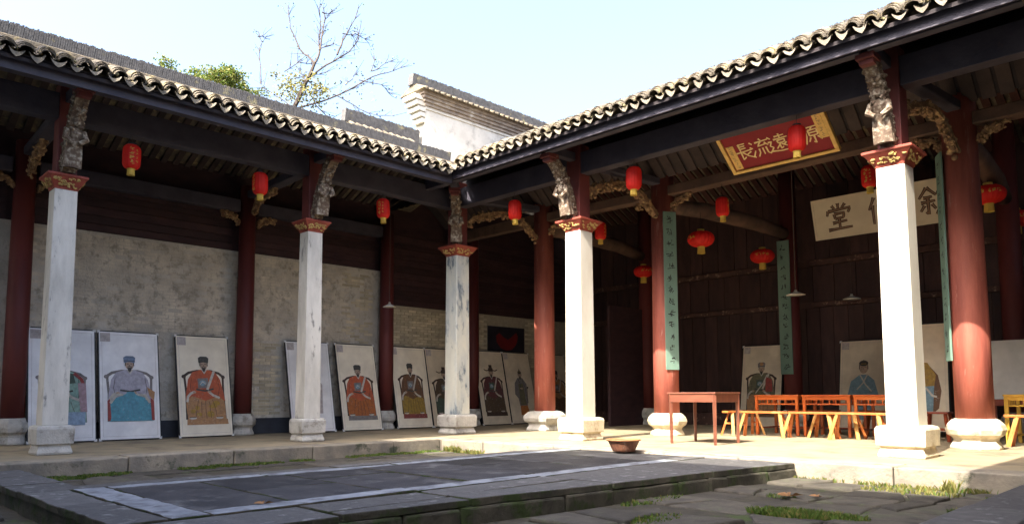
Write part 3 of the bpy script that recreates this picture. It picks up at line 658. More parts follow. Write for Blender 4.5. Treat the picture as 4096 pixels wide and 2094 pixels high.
# the wing's back wall: plaster and brick below, boards above
wb = obj('back_wall', MB().box((-3.45, -12.2, 0), (-3.12, .32, 3.85)), 'wall_plaster', wing)
wb2 = obj('corner_wall', MB().box((-3.45, .33, 0), (-3.12, 7.36, 3.04)), 'mortar', wing)
obj('skirting', MB().box((-3.12, -12.2, 0), (-3.095, .32, .33)), 'skirting_paint', wb)
obj('skirting', MB().box((-3.12, .33, 0), (-3.085, 7.3, .33)), 'skirting_paint', wb2)
obj('upper_wall', MB().box((-3.45, -12.2, 3.86), (-3.16, 7.36, 6.2)).box((-3.45, .33, 3.05), (-3.16, 7.36, 3.85)), 'plank_maroon', wing)
uw = bpy.data.objects['upper_wall']
random.seed(9)
for a, b, z0 in ((-11.0, -7.6, 3.87), (-7.2, -3.58, 3.87), (-3.18, .02, 3.87), (.36, 2.84, 3.06), (3.16, 7.3, 3.06)):
    z = z0
    while z < 4.95:
        q = z + rnd(.11, .2); obj('wall_board', MB().box((-3.155, a, z + .004), (-3.125 + rnd(-.006, .01), b, q - .004)), 'plank_maroon', uw, bevel=.004); z = q
bm = MB().box((-.002, -.118, 0), (.013, .118, .058)).mesh('brick', 'wall_brick')
def worn_bricks(parent, y0, y1, z0, z1, keep, x=-3.12):
    m = MB(); r = 0; z = z0
    while z < z1 - .05:
        y = y0 + (.125 if r % 2 else 0)
        while y < y1 - .1:
            if keep(y, z): e = rnd(.003, .011); m.box((x - .002, y + .003 + rnd(0, .01), z), (x + e, y + .247 - rnd(0, .01), z + .058))
            y += .25
        z += .067; r += 1
    obj('worn_bricks', m, 'wall_brick_worn', parent, kind='stuff')
def bricks(parent, y0, y1, z0, z1, keep, x=-3.12):
    r = 0; z = z0
    while z < z1 - .05:
        y = y0 + (.125 if r % 2 else 0)
        while y < y1 - .1:
            if keep(y, z): inst('brick', bm, parent, T(x, y + .12, z) @ RY(rnd(-.02, .02)))
            y += .25
        z += .067; r += 1
pn = lambda y, z, k, o: mnz.noise((y * k + o, z * k, o)) + .5 * mnz.noise((y * k * 3 + o, z * k * 3, 7))
worn_bricks(wb, -7.2, .1, .38, 3.8, lambda y, z: pn(y, z, .8, 3.3) > -.42 and random.random() < .85 and not (-3.15 < y < -2.4 and z < 1.95) and not (-.9 < y and 1.9 < z))
bricks(wb, -3.15, -2.45, .4, 1.95, lambda y, z: random.random() < .75 + (1.0 - z) * .2)
bricks(wb, -.9, -.1, 1.9, 3.7, lambda y, z: random.random() < .55)
bricks(wb2, .42, 2.8, 2.02, 3.0, lambda y, z: random.random() < .97)
bricks(wb2, 3.15, 3.75, 2.0, 3.0, lambda y, z: True)
bricks(wb2, 5.3, 6.4, 1.6, 3.0, lambda y, z: True)

# ------------------------------------------------------------------ opposite wing and an added unseen building (behind the camera, they shade the court)
ew = thing('opposite_wing', (13, -5, 0), 'matching dark timber wing on the opposite side of the courtyard', 'building')
ef = lambda s, d: T(10.46, s, WZ) @ RZ(-math.pi / 2)
deck(ew, 'roof', ef, -12.0, 0.9, 3.0, .0, 'roof_tile', 0, .16)
obj('rear_roof', MB().add([(13.46, -12, 6.55), (13.46, 1, 6.55), (15.9, 1, 5.5), (15.9, -12, 5.5), (13.46, -12, 6.4), (13.46, 1, 6.4), (15.9, 1, 5.36), (15.9, -12, 5.36)], [(3, 2, 1, 0), (4, 5, 6, 7), (0, 1, 5, 4), (1, 2, 6, 5), (2, 3, 7, 6), (3, 0, 4, 7)]), 'roof_tile', ew)
for y in (-3.5, -7.5): stone_column(ew, 12.2, y, .162, .147, 'column_stone', 'pedestal_stone', 3.745)
obj('lintel', MB().box((12.1, -12, 4.76), (12.3, -.2, 5.14)), 'beam_wood', ew)
shade_caster = thing('shade_building', (6, -16, -.3), 'tall unseen building added behind the camera to shade the courtyard', 'building')  # added out of view; height and width set by the shade it throws
obj('wall', MB().box((-2, -19, -.3), (12.4, -12.6, 8.6)), 'white_wall', shade_caster)
obj('roof', MB().add([(-2.5, -12.2, 10.45), (12.6, -12.2, 10.45), (12.6, -16, 12.6), (-2.5, -16, 12.6), (-2.5, -12.2, 8.5), (12.6, -12.2, 8.5), (12.6, -20, 8.5), (-2.5, -20, 8.5)], [(0, 1, 2, 3), (4, 7, 6, 5), (0, 4, 5, 1), (2, 6, 7, 3), (1, 5, 6, 2), (0, 3, 7, 4)]), 'roof_tile', shade_caster)

# ------------------------------------------------------------------ stepped gable wall behind the wing
gw = thing('gable_wall', (-3.35, 4, -.3), 'white stepped gable wall with tiled coping and brown cornice above the wing roof', 'wall')
gx0, gx1 = -3.62, -3.2
wallm = MB().box((gx0, 1.62, -.3), (gx1, 13, 8.45)); obj('wall', wallm, 'white_wall', gw)
obj('lower_wall', MB().box((gx0, -.55, 5.0), (gx1, 1.61, 7.12)), 'cornice_brown', gw)
def coping(y0, y1, zc, nb, first):
    for k in range(nb):                                     # corbelled bands
        e = .03 + .045 * k; z = zc + .085 * k
        obj('cornice_band', MB().box((gx0 - e, y0 - e * first, z), (gx1 + e, y1, z + .083)), 'cornice_brown' if k else 'white_wall', gw, bevel=.008)
    zt = zc + .085 * nb; e = .03 + .045 * nb + .06; xc = (gx0 + gx1) / 2
    obj('coping_roof', MB().add([(gx0 - e, y0 - e * first, zt), (gx1 + e, y0 - e * first, zt), (gx1 + e, y1, zt), (gx0 - e, y1, zt), (xc - .06, y0 - e * first, zt + .2), (xc + .06, y0 - e * first, zt + .2), (xc + .06, y1, zt + .2), (xc - .06, y1, zt + .2)],
        [(3, 2, 1, 0), (4, 5, 6, 7), (0, 1, 5, 4), (1, 2, 6, 5), (2, 3, 7, 6), (3, 0, 4, 7)]), 'roof_tile', gw)
    n = int((y1 - y0) / .2)
    for i in range(n):
        y = y0 - e * first + .1 + i * .2
        if y > 7: break
        o = MB().tube([(gx1 + e + .03, y, zt - .005), (xc + .07, y, zt + .205)], .05, 7); obj('coping_tile', o, 'roof_tile', gw, smooth=True)
    rm = MB(); upright_tiles(rm, (xc, y0 - e * first - .05, zt + .2), (xc, y1, zt + .2), .33, .2); obj('crest_tiles', rm, 'ridge_tile', gw, kind='stuff')
    return zt
coping(1.62, 13, 8.38, 5, 1.0)
coping(-.55, 1.5, 7.10, 2, 1.0)
# corbelled end of the high step
for k in range(5):
    y = 1.62 - .05 - .075 * k; z = 8.02 + .14 * k
    obj('corbel', MB().box((gx0 + .02 - .02 * k, y - .06, z), (gx1 - .02 + .02 * k, 1.62, z + .125)), 'white_wall', gw, bevel=.012)
# ------------------------------------------------------------------ trees beyond the wing
r2 = Vector((rt.x, rt.y, 0)); f2 = Vector((fw.x, fw.y, 0)).normalized()
def tp(X, Y, dj=0):       # place in the tree's own fan of branches, metres about its fork
    return Vector((-9.0, 1.62, 10.0)) + r2 * ((X - 1640) * .003265) + Vector((0, 0, (1083 - Y) * .003265)) + f2 * dj
bt = thing('bare_tree', (-9.4, 1.3, -.3), 'nearly bare tree with forked branches and a few yellow leaves behind the roof', 'tree')
random.seed(77); tm = MB()
base = tp(1430, 1080); tm.tube([(-9.4, 1.3, -.35), (-9.35, 1.35, 4), (-9.5, 1.1, 7.5), tuple(base)], [.3, .26, .2, .13], 10)
TIPS = []
def br(pts, r0, r1, twigs=3, dj=None):
    dj = rnd(-1.2, 1.2) if dj is None else dj
    P = [tp(x, y, dj * i / (len(pts) - 1)) for i, (x, y) in enumerate(pts)]
    Q = []
    for a, b in zip(P, P[1:]): Q += [a, a.lerp(b, .5) + Vector((rnd(-.03, .03), rnd(-.03, .03), rnd(-.03, .03)))]
    Q.append(P[-1]); n = len(Q); tm.tube(Q, [.85 * (r0 + (r1 - r0) * i / (n - 1)) for i in range(n)], 6)
    for _ in range(twigs):
        i = random.randrange(n // 3, n); a = Q[i]; d = (Q[min(i, n - 1)] - Q[max(0, i - 1)]).normalized()
        d = (d + Vector((rnd(-.8, .8), rnd(-.8, .8), rnd(-.4, .8)))).normalized(); l = rnd(.2, .6)
        b = a + d * l; tm.tube([a, a.lerp(b, .5) + Vector((rnd(-.03, .03),) * 3), b], [.011, .008, .006], 4); TIPS.append(b)
br([(1430, 1080), (1490, 960), (1560, 790), (1610, 680), (1640, 600)], .10, .06, 0, 0)
for a in ([(1640, 600), (1600, 560), (1510, 480), (1430, 350), (1370, 220), (1335, 110), (1300, -60)], [(1640, 600), (1670, 480), (1650, 330), (1650, 150), (1625, -60)],
          [(1645, 600), (1680, 420), (1690, 200), (1700, 80), (1670, -60)], [(1560, 790), (1740, 610), (1860, 520), (1950, 440), (2030, 310), (2050, 130)],
          [(1860, 520), (1890, 400), (1910, 300), (1950, 170), (2020, -50)], [(1430, 1080), (1700, 990), (1880, 900), (2050, 790), (2200, 690), (2330, 640), (2460, 575)]):
    br(a, .042, .014, 16, .6)
for a in ([(1700, 80), (1770, 10)], [(1910, 300), (1980, 275), (2010, 310)], [(2030, 300), (2100, 280)], [(1680, 470), (1730, 390), (1780, 330)], [(2200, 690), (2205, 510)], [(2210, 690), (2290, 600), (2360, 520)],
          [(2080, 780), (2290, 795), (2350, 850)], [(1950, 830), (2000, 740), (2010, 660)], [(1840, 930), (1950, 980), (2080, 1050), (2250, 1100), (2390, 1090)], [(1430, 1060), (1310, 960), (1220, 900), (1110, 820), (1050, 750)],
          [(1110, 820), (1090, 640), (1060, 480), (1045, 420), (1065, 330), (1030, 240)], [(1065, 330), (1085, 260)], [(1450, 760), (1600, 690), (1700, 640)], [(1340, 690), (1430, 580), (1420, 490)], [(1490, 600), (1560, 540)],
          [(1490, 960), (1400, 850), (1340, 690)], [(1560, 790), (1500, 700), (1450, 620)], [(1500, 950), (1640, 860), (1720, 820)], [(1650, 1030), (1750, 1120), (1800, 1150)]):
    br(a, .022, .009, 9, .5)
trk = obj('trunk', tm, 'bark', bt)
def leaves(name, cl, parent, m):
    mb = MB()
    for c, rx, rz, n, s in cl:
        for _ in range(n):
            d = Vector((rnd(-1, 1), rnd(-1, 1), rnd(-1, 1)))
            if d.length > 1 or d.length < .05: continue
            d = d * (.55 + .45 * d.length ** .3) ; p = c + Vector((d.x * rx, d.y * rx, d.z * rz)); a = Vector((rnd(-1, 1), rnd(-1, 1), rnd(-.7, .7))).normalized() * s * rnd(.6, 1.3); b = a.orthogonal().normalized() * s * .42
            mb.face([p, p + a * .5 + b, p + a, p + a * .5 - b], 0 if random.random() < .75 else 1)
    return obj(name, mb, m, parent)
leaves('crown', [(tp(rnd(1300, 1750), rnd(780, 980), rnd(-.5, .6)), .35, .25, 26, .09) for _ in range(46)] + [(tp(rnd(1180, 1500), rnd(720, 1000), rnd(-.5, .6)), .3, .2, 14, .08) for _ in range(16)], bt, ['leaf_yellow', 'leaf_dark'])
leaves('sparse_leaves', [(t, .12, .12, 4, .06) for t in TIPS[::2]] + [(tp(rnd(1250, 2300), rnd(620, 1130), rnd(-.5, .6)), .25, .2, 4, .075) for _ in range(70)], bt, ['leaf_dark', 'leaf_yellow'])
def evergreen(loc, blobs, label, seed):
    random.seed(seed); t = thing('evergreen_tree', loc, label, 'tree', 'evergreen trees behind the wing')
    x, y, z = loc; cx = sum(b[0].x for b in blobs) / len(blobs); cy = sum(b[0].y for b in blobs) / len(blobs); cz = sum(b[0].z for b in blobs) / len(blobs)
    m = MB().tube([(x, y, z), (x, y, cz * .5), (cx, cy, cz)], [.22, .17, .07], 9)
    for b in blobs: m.tube([(x, y, cz * .6), ((x + b[0].x) / 2, (y + b[0].y) / 2, cz * .85), tuple(b[0])], [.09, .06, .02], 6)
    obj('trunk', m, 'bark', t)
    cl = []
    for c, rx, rz in blobs:
        for _ in range(17):
            d = Vector((rnd(-1, 1), rnd(-1, 1), rnd(-1, 1)))
            cl.append((c + Vector((d.x * rx, d.y * rx, d.z * rz)), .26, .17, 130, .075))
    leaves('crown', cl, t, ['leaf_green', 'leaf_yellow'])
B = lambda X, Y, dj: tp(X, Y, dj)
evergreen((-11.6, -1.0, -.3), [(B(330, 730, .3), .42, .30), (B(260, 800, -.4), .4, .4), (B(430, 780, .2), .36, .30)], 'low rounded green tree crown just above the wing ridge', 5)
evergreen((-10.6, .3, -.3), [(B(760, 830, 0), .5, .40), (B(810, 720, .2), .26, .24), (B(960, 910, .4), .42, .3), (B(670, 850, -.3), .35, .36)], 'taller bright green tree crown beside the bare branches', 6)
random.seed(123)

# ------------------------------------------------------------------ brush writing
GL = {
 'chang': [[(38, 8), (38, 52)], [(38, 10), (70, 9)], [(38, 22), (66, 21)], [(38, 34), (67, 33)], [(8, 53), (92, 47)], [(38, 52), (36, 92), (52, 80)], [(84, 57), (60, 70)], [(46, 54), (64, 76), (95, 95)]],
 'liu': [[(10, 13), (21, 24)], [(5, 38), (17, 47)], [(7, 92), (25, 60)], [(58, 3), (65, 14)], [(34, 20), (95, 16)], [(60, 20), (42, 41), (82, 36)], [(76, 27), (90, 45)], [(44, 54), (42, 76), (29, 95)], [(60, 53), (60, 88)], [(76, 51), (77, 82), (86, 91), (97, 79)]],
 'yuan3': [[(9, 9), (21, 21)], [(5, 36), (21, 34), (9, 56), (21, 66), (7, 85)], [(8, 84), (48, 91), (99, 90)], [(40, 14), (84, 12)], [(62, 2), (62, 26)], [(32, 28), (95, 25)], [(46, 36), (48, 50)], [(46, 36), (80, 34), (76, 49)], [(48, 50), (77, 48)], [(60, 50), (34, 77)], [(52, 58), (53, 80), (65, 72)], [(84, 52), (66, 64)], [(62, 56), (95, 81)]],
 'yuan2': [[(8, 12), (20, 23)], [(4, 38), (16, 47)], [(6, 92), (24, 60)], [(33, 12), (95, 9)], [(38, 12), (36, 55), (23, 93)], [(68, 12), (58, 25)], [(48, 26), (48, 54)], [(48, 26), (84, 24), (84, 53)], [(48, 39), (84, 38)], [(48, 54), (84, 53)], [(66, 54), (66, 93), (57, 84)], [(50, 63), (39, 83)], [(80, 61), (94, 81)]],
 'tang': [[(50, 1), (50, 20)], [(28, 7), (37, 19)], [(75, 5), (62, 19)], [(14, 24), (9, 42)], [(14, 26), (92, 21), (82, 38)], [(34, 38), (36, 55)], [(34, 38), (69, 36), (65, 54)], [(36, 54), (66, 53)], [(26, 69), (77, 65)], [(50, 55), (50, 90)], [(9, 92), (93, 89)]],
 'xu': [[(30, 3), (5, 37)], [(30, 3), (57, 31)], [(18, 36), (45, 34)], [(10, 51), (53, 48)], [(31, 36), (31, 90), (23, 81)], [(20, 60), (7, 79)], [(42, 58), (53, 75)], [(70, 5), (59, 31)], [(66, 24), (95, 21)], [(85, 24), (74, 58), (53, 93)], [(64, 40), (78, 70), (99, 93)]],
 'lun': [[(24, 4), (5, 45)], [(17, 30), (17, 95)], [(60, 3), (34, 37)], [(60, 3), (95, 35)], [(46, 36), (76, 35)], [(40, 50), (40, 93)], [(40, 50), (88, 49), (88, 92), (81, 86)], [(40, 68), (88, 67)], [(56, 50), (56, 88)], [(72, 50), (72, 88)]],
}
def brush(mb, strokes, cx, cz, size, wd, y, mi=0, warp=None):
    """write strokes (0..100 box) centred on (cx, cz) in the local XZ plane at depth y; wd is the stroke width in the same 0..100 units"""
    for st in strokes:
        P = [Vector((cx + (p[0] / 100 - .5) * size, cz + (.5 - p[1] / 100) * size)) for p in st]
        Q = []
        for a, b in zip(P, P[1:]):
            for k in range(4): Q.append(a.lerp(b, k / 4))
        Q.append(P[-1]); n = len(Q); Lh = []; Rh = []
        for i, q in enumerate(Q):
            d = (Q[min(i + 1, n - 1)] - Q[max(i - 1, 0)]).normalized(); s = Vector((-d.y, d.x)); t = i / (n - 1)
            wv = wd / 100 * size * .5 * (1.05 - .55 * math.sin(math.pi * min(1, t * 1.15)) * .55 - .45 * t ** 3)
            Lh.append(q + s * wv); Rh.append(q - s * wv)
        for i in range(n - 1):
            pts = [Lh[i], Rh[i], Rh[i + 1], Lh[i + 1]]
            pts = [warp(p.x, p.y) if warp else (p.x, y, p.y) for p in pts]
            mb.face(pts, mi)
def scribble(k):
    """a cursive mark: writing too small to read in the picture"""
    rr = random.Random(k); S = []
    for _ in range(rr.randint(5, 8)):
        x, y = rr.uniform(15, 85), rr.uniform(8, 92); t = rr.random()
        if t < .4: S.append([(x - rr.uniform(14, 32), y + 3), (x, y), (x + rr.uniform(12, 30), y - 4)])
        elif t < .7: S.append([(x, max(2, y - rr.uniform(15, 32))), (x - 2, min(98, y + rr.uniform(12, 26)))])
        else: S.append([(x, y - 12), (x + rr.choice((-1, 1)) * 14, y + 8), (x + rr.choice((-1, 1)) * 24, y + 22)])
    return S
def place(o, M): o.matrix_world = M; return o

# plaques
pl = local_thing('hall_plaque', (6.72, 1.30, 4.62), 'large red signboard with gold characters hung tilted under the porch roof', 'signboard')
pl.rotation_euler = (R(52), 0, 0)
pw, ph = 1.77, .80
obj('board', MB().box((-pw / 2, -.02, 0), (pw / 2, .03, ph)), 'plaque_red', pl)
fr = MB(); b_ = .045
for lo, hi in (((-pw / 2 - .02, -.05, -.02), (pw / 2 + .02, .03, b_ - .01)), ((-pw / 2 - .02, -.05, ph - b_ + .01), (pw / 2 + .02, .03, ph + .02)), ((-pw / 2 - .02, -.05, b_ - .009), (-pw / 2 + b_, .03, ph - b_ + .009)), ((pw / 2 - b_, -.05, b_ - .009), (pw / 2 + .02, .03, ph - b_ + .009))): fr.box(lo, hi)
obj('frame', fr, 'gold_leaf', pl, bevel=.006)
for g_, x in (('chang', -.56), ('liu', -.265), ('yuan3', .055), ('yuan2', .56)): 
    tx = MB(); brush(tx, GL[g_], x, ph / 2 - .02, .37, 8.5, -.0225); obj('character', tx, 'gold_text', pl)
for s, x, z0 in ((0, -pw / 2 + .13, .06), (1, pw / 2 - .12, .28)):
    o = obj('side_inscription', MB().box((x - .065, -.03, z0), (x + .065, -.0205, z0 + .48)), 'gold_leaf', pl)
    m = MB()
    for k in range(7): brush(m, scribble(300 + k + s * 20), x, z0 + .45 - k * .065, .06, 12, -.0315)
    obj('small_lettering', m, 'ink_tan', o, kind='stuff')
p2 = local_thing('cream_plaque', (6.62, 6.30, 4.27), 'long cream signboard with dark brush characters high on the back wall', 'signboard')
p2.rotation_euler = (R(14), 0, 0); pw, ph = 2.95, .87
obj('board', MB().box((-pw / 2, -.02, 0), (pw / 2, .03, ph)), 'plaque_cream', p2)
fr = MB()
for lo, hi in (((-pw / 2 - .015, -.035, -.015), (pw / 2 + .015, .03, .025)), ((-pw / 2 - .015, -.035, ph - .025), (pw / 2 + .015, .03, ph + .015)), ((-pw / 2 - .015, -.035, .0255), (-pw / 2 + .03, .03, ph - .0255)), ((pw / 2 - .03, -.035, .0255), (pw / 2 + .015, .03, ph - .0255))): fr.box(lo, hi)
obj('frame', fr, 'plaque_cream', p2)
for g_, x in (('tang', -.92), ('lun', .0), ('xu', .98)):
    tx = MB(); t2 = MB(); brush(tx, GL[g_], x, ph / 2, .62, 13, -.0215); brush(t2, GL[g_], x, ph / 2, .62, 6, -.0225)
    ch = obj('character', tx, 'ink_brown', p2); obj('stroke_core', t2, 'ink_tan', ch)

def couplet(loc, rz, seed, label):
    t = local_thing('couplet_board', loc, label, 'couplet board', 'green couplet boards on the columns', rz)
    obj('board', MB().box((-.14, -.012, 0), (.14, .018, 3.14)), 'board_green', t, bevel=.004)
    for k in range(13):
        m = MB(); brush(m, scribble(seed + k), rnd(-.012, .012), 2.97 - k * .232, .14, 13, -.0135); obj('character', m, 'ink_black', t)
couplet((Rc[4][0] + .268 * .88, Rc[4][1] - .268 * .47, 1.28), R(62), 500, 'green couplet board on the sunlit red column, catching sun at its foot')
couplet((4.30, 6.38, 1.26), R(8), 520, 'green couplet board deep in the hall behind the hanging lamp')
couplet((Rc[5][0] - .27, Rc[5][1] - .10, 1.28), R(-62), 540, 'green couplet board seen edge-on beside the large front column')

# ------------------------------------------------------------------ lanterns and lamps
def lantern(loc, top, label, seed, rz=0, sc=1, short=False):
    """tall paper lantern; loc = middle of the body's foot, top = height of the beam it hangs from"""
    t = local_thing('tall_lantern', loc, label, 'lantern', 'tall red lanterns', rz); sc *= rnd(.95, 1.06); t.rotation_euler = (rnd(-.035, .035), rnd(-.035, .035), rz)
    h = .37 * sc; r = .125 * sc
    pr = [(0, r * .55), (h * .03, r * .72), (h * .10, r * .9), (h * .2, r * .98), (h * .5, r), (h * .8, r * .98), (h * .9, r * .9), (h * .97, r * .72), (h, r * .55)]
    obj('shade', MB().lathe(pr, 64, lobes=16, lob=.032), 'lantern_red', t, smooth=True)
    obj('cap', MB().lathe([(h - .005, r * .5), (h + .025, r * .5)], 16), 'metal_dark', t)
    tz = MB().lathe([(-.02, r * .42), (.0, r * .5)], 12)
    for k in range(18): a = k * math.pi / 9; tz.bar((math.cos(a) * r * .36, math.sin(a) * r * .36, -.015), (math.cos(a) * r * .4, math.sin(a) * r * .4, -.10), .016, .012)
    obj('tassel', tz, 'lantern_yellow', t)
    H = top - loc[2]; c = MB().tube([(0, 0, h + .02), (.004, 0, (H + h) / 2), (0, 0, H)], .004, 5)
    for k in (-1, 1): c.tube([(k * r * .5, 0, h + .02), (k * r * .3, 0, h + .07), (0, 0, h + .1)], .003, 4)
    obj('cord', c, 'metal_dark', t)
    m = MB()
    for k in range(4):
        W = lambda x, z: (math.sin(x / r) * (r * 1.022), -math.cos(x / r) * (r * 1.022), z)
        brush(m, scribble(seed * 7 + k), 0, h * .78 - k * h * .185, .062 * sc, 15, 0, warp=W)
        if seed % 2: brush(m, scribble(seed * 7 + k + 40), .07, h * .72 - k * h * .15, .035 * sc, 15, 0, warp=W)
    obj('lettering', m, 'lantern_yellow', t, kind='stuff')
lantern((.05, -6.61, 4.25), 4.77, 'tall red lantern hanging in the bay nearest the left edge', 1, R(75))
lantern((.05, -4.53, 4.25), 4.77, 'tall red lantern hanging beside the middle wing column', 2, R(10))
lantern((.05, -1.97, 4.27), 4.77, 'tall red lantern hanging between the wing and the corner column', 3, R(20))
lantern((1.80, -.05, 4.26), 4.81, 'tall red lantern in the bay beside the corner column', 4, R(150))
lantern((4.66, -.05, 4.29), 4.81, 'tall red lantern just past the first sunlit column', 6, R(170))
lantern((7.52, -.05, 4.28), 4.81, 'tall red lantern hanging in front of the red signboard', 8, R(170))
lantern((2.18, 2.18, 4.13), 4.77, 'small tall lantern half hidden behind the first sunlit capital', 9, R(95))
lantern((5.09, 2.18, 4.13), 4.77, 'tall red lantern just above the round lantern by the green board', 11, R(95))
lantern((7.76, 2.1, 4.13), 4.77, 'tall red lantern half hidden behind the large sunlit column', 5, R(-10))
def round_lantern(loc, top, label, seed, rz, r=.27):
    t = local_thing('round_lantern', loc, label, 'lantern', 'round red lanterns', rz)
    n = 13; h = r * .62
    pr = [(h + h * math.sin(a) * .98, max(.07, r * math.cos(a) ** .72)) for a in [(-.5 + i / (n - 1)) * math.pi * .96 for i in range(n)]]
    obj('shade', MB().lathe(pr, 80, lobes=20, lob=.03), 'lantern_red', t, smooth=True)
    obj('cap', MB().lathe([(2 * h - .01, .075), (2 * h + .04, .075)], 16), 'lantern_yellow', t)
    tz = MB().lathe([(-.03, .075), (.005, .08)], 14)
    for k in range(18): a = k * math.pi / 9; tz.bar((math.cos(a) * .068, math.sin(a) * .068, -.03), (math.cos(a) * .075, math.sin(a) * .075, -.14), .025, .012)
    obj('tassel', tz, 'lantern_yellow', t)
    obj('cord', MB().tube([(0, 0, 2 * h), (0, 0, top - loc[2])], .005, 5), 'metal_dark', t)
    m = MB()
    def W(x, z):
        s = max(-.95, min(.95, (z - h) / (h * .98))); rr = r * math.cos(math.asin(s)) ** .72 * 1.02
        return (math.sin(x / r) * rr, -math.cos(x / r) * rr, z)
    for k in range(4): brush(m, scribble(seed * 9 + k), -.12 + k * .08, h * 1.12, .075, 14, 0, warp=W)
    obj('lettering', m, 'lantern_yellow', t, kind='stuff')
round_lantern((3.97, 3.27, 3.86), 4.6, 'round red lantern beside the red column with the green board', 1, R(-28))
round_lantern((3.98, 5.98, 3.85), 4.6, 'round red lantern against the dark back wall beside the far green board', 2, R(25))
round_lantern((.78, 5.76, 3.86), 4.7, 'small far round lantern half hidden behind the red column', 3, R(60), .25)
round_lantern((8.87, 4.6, 4.10), 4.7, 'round red lantern peeping out from behind the thick red column', 4, R(22))
round_lantern((8.82, 7.0, 4.08), 5.5, 'round red lantern cut by the right edge of the picture', 5, R(15))
def pendant(loc, top, label, r, rod=.006):
    t = local_thing('pendant_lamp', loc, label, 'lamp', 'white enamel pendant lamps')
    obj('shade', MB().lathe([(0, r), (.012, r * .99), (.03, r * .75), (.06, r * .35), (.085, r * .16), (.12, r * .14)], 28).lathe([(.001, r * .985), (.02, r * .7), (.05, r * .3)], 28), 'enamel_white', t, smooth=True)
    obj('rod', MB().tube([(0, 0, .11), (0, 0, top - loc[2])], rod, 6), 'cord_grey', t)
pendant((5.08, 5.23, 2.92), 6.2, 'white enamel lamp on a long rod in front of the green board', .2, .011)
pendant((5.63, 6.9, 2.93), 6.2, 'white enamel lamp hanging before the dark back wall', .19, .004)
pendant((-1.95, -.37, 2.81), 5.9, 'white enamel lamp hanging in the side wing near the dark red column', .15, .006)

# ------------------------------------------------------------------ portraits on panels
PW, PH = 1.05, 2.04
class Fig:
    """a painted figure: flat shapes of one colour each, layered by half millimetres"""
    def __init__(s): s.mb = MB(); s.names = []; s.y = -.0160
    def idx(s, c):
        c = 'print_' + c
        if c not in s.names: s.names.append(c)
        return s.names.index(c)
    def xy(s, p): return ((p[0] - 370) / 565 * PW, (1225 - p[1]) / 1115 * PH)
    def poly(s, c, pts):
        s.y -= .0004; q = [s.xy(p) for p in pts]; cx = sum(a for a, b in q) / len(q); cz = sum(b for a, b in q) / len(q); i = s.idx(c)
        for a, b in zip(q, q[1:] + q[:1]): s.mb.face([(cx, s.y, cz), (a[0], s.y, a[1]), (b[0], s.y, b[1])], i)
    def ell(s, c, x, y, rx, ry): s.poly(c, [(x + rx * math.cos(t), y + ry * math.sin(t)) for t in [k * math.pi / 9 for k in range(18)]])
    def line(s, c, pts, wd):
        s.y -= .0004; i = s.idx(c); q = [Vector(s.xy(p)) for p in pts]; wd = wd / 565 * PW / 2
        for a, b in zip(q, q[1:]):
            d = (b - a); n = Vector((-d.y, d.x)).normalized() * wd; e = d.normalized() * wd * .4
            s.mb.face([(a + n - e).to_3d().xzy if False else (a.x + n.x - e.x, s.y, a.y + n.y - e.y), (a.x - n.x - e.x, s.y, a.y - n.y - e.y), (b.x - n.x + e.x, s.y, b.y - n.y + e.y), (b.x + n.x + e.x, s.y, b.y + n.y + e.y)], i)
def head(F, x, y, hat, hc, sc=1, beard=True):
    F.ell('skin', x, y, 38 * sc, 50 * sc)
    if beard: F.poly('hair', [(x - 22 * sc, y + 28 * sc), (x + 22 * sc, y + 28 * sc), (x + 12 * sc, y + 62 * sc), (x, y + 78 * sc), (x - 12 * sc, y + 62 * sc)]); F.line('hair', [(x - 20 * sc, y + 22 * sc), (x, y + 16 * sc), (x + 20 * sc, y + 22 * sc)], 6)
    for s in (-1, 1): F.line('hair', [(x + s * 8 * sc, y - 8 * sc), (x + s * 24 * sc, y - 10 * sc)], 5); F.line('hair', [(x + s * 36 * sc, y - 28 * sc), (x + s * 38 * sc, y + 10 * sc)], 8)
    F.line('umber', [(x, y - 4 * sc), (x - 4 * sc, y + 10 * sc), (x + 4 * sc, y + 10 * sc)], 3)
    if hat == 'cap': F.poly(hc, [(x - 50 * sc, y - 20 * sc), (x - 55 * sc, y - 75 * sc), (x - 32 * sc, y - 92 * sc), (x + 32 * sc, y - 92 * sc), (x + 52 * sc, y - 74 * sc), (x + 46 * sc, y - 20 * sc), (x, y - 30 * sc)]); F.line('hair', [(x - 52 * sc, y - 40 * sc), (x + 48 * sc, y - 40 * sc)], 5); F.line('hair', [(x - 50, y - 76 * sc), (x + 48, y - 76 * sc)], 3)
    if hat == 'wings':
        F.poly(hc, [(x - 42, y - 22), (x - 48, y - 70), (x - 30, y - 72), (x - 30, y - 120), (x + 30, y - 120), (x + 32, y - 72), (x + 46, y - 70), (x + 42, y - 22)])
        for s in (-1, 1): F.line(hc, [(x + s * 40, y - 38), (x + s * 90, y - 32), (x + s * 130, y - 50)], 14)
    if hat == 'bun': F.ell('hair', x, y - 42 * sc, 40 * sc, 26 * sc); F.poly('hair', [(x - 12, y - 62), (x + 12, y - 62), (x + 8, y - 96), (x - 8, y - 96)]); F.line('gold', [(x - 30, y - 50), (x + 30, y - 50)], 6)
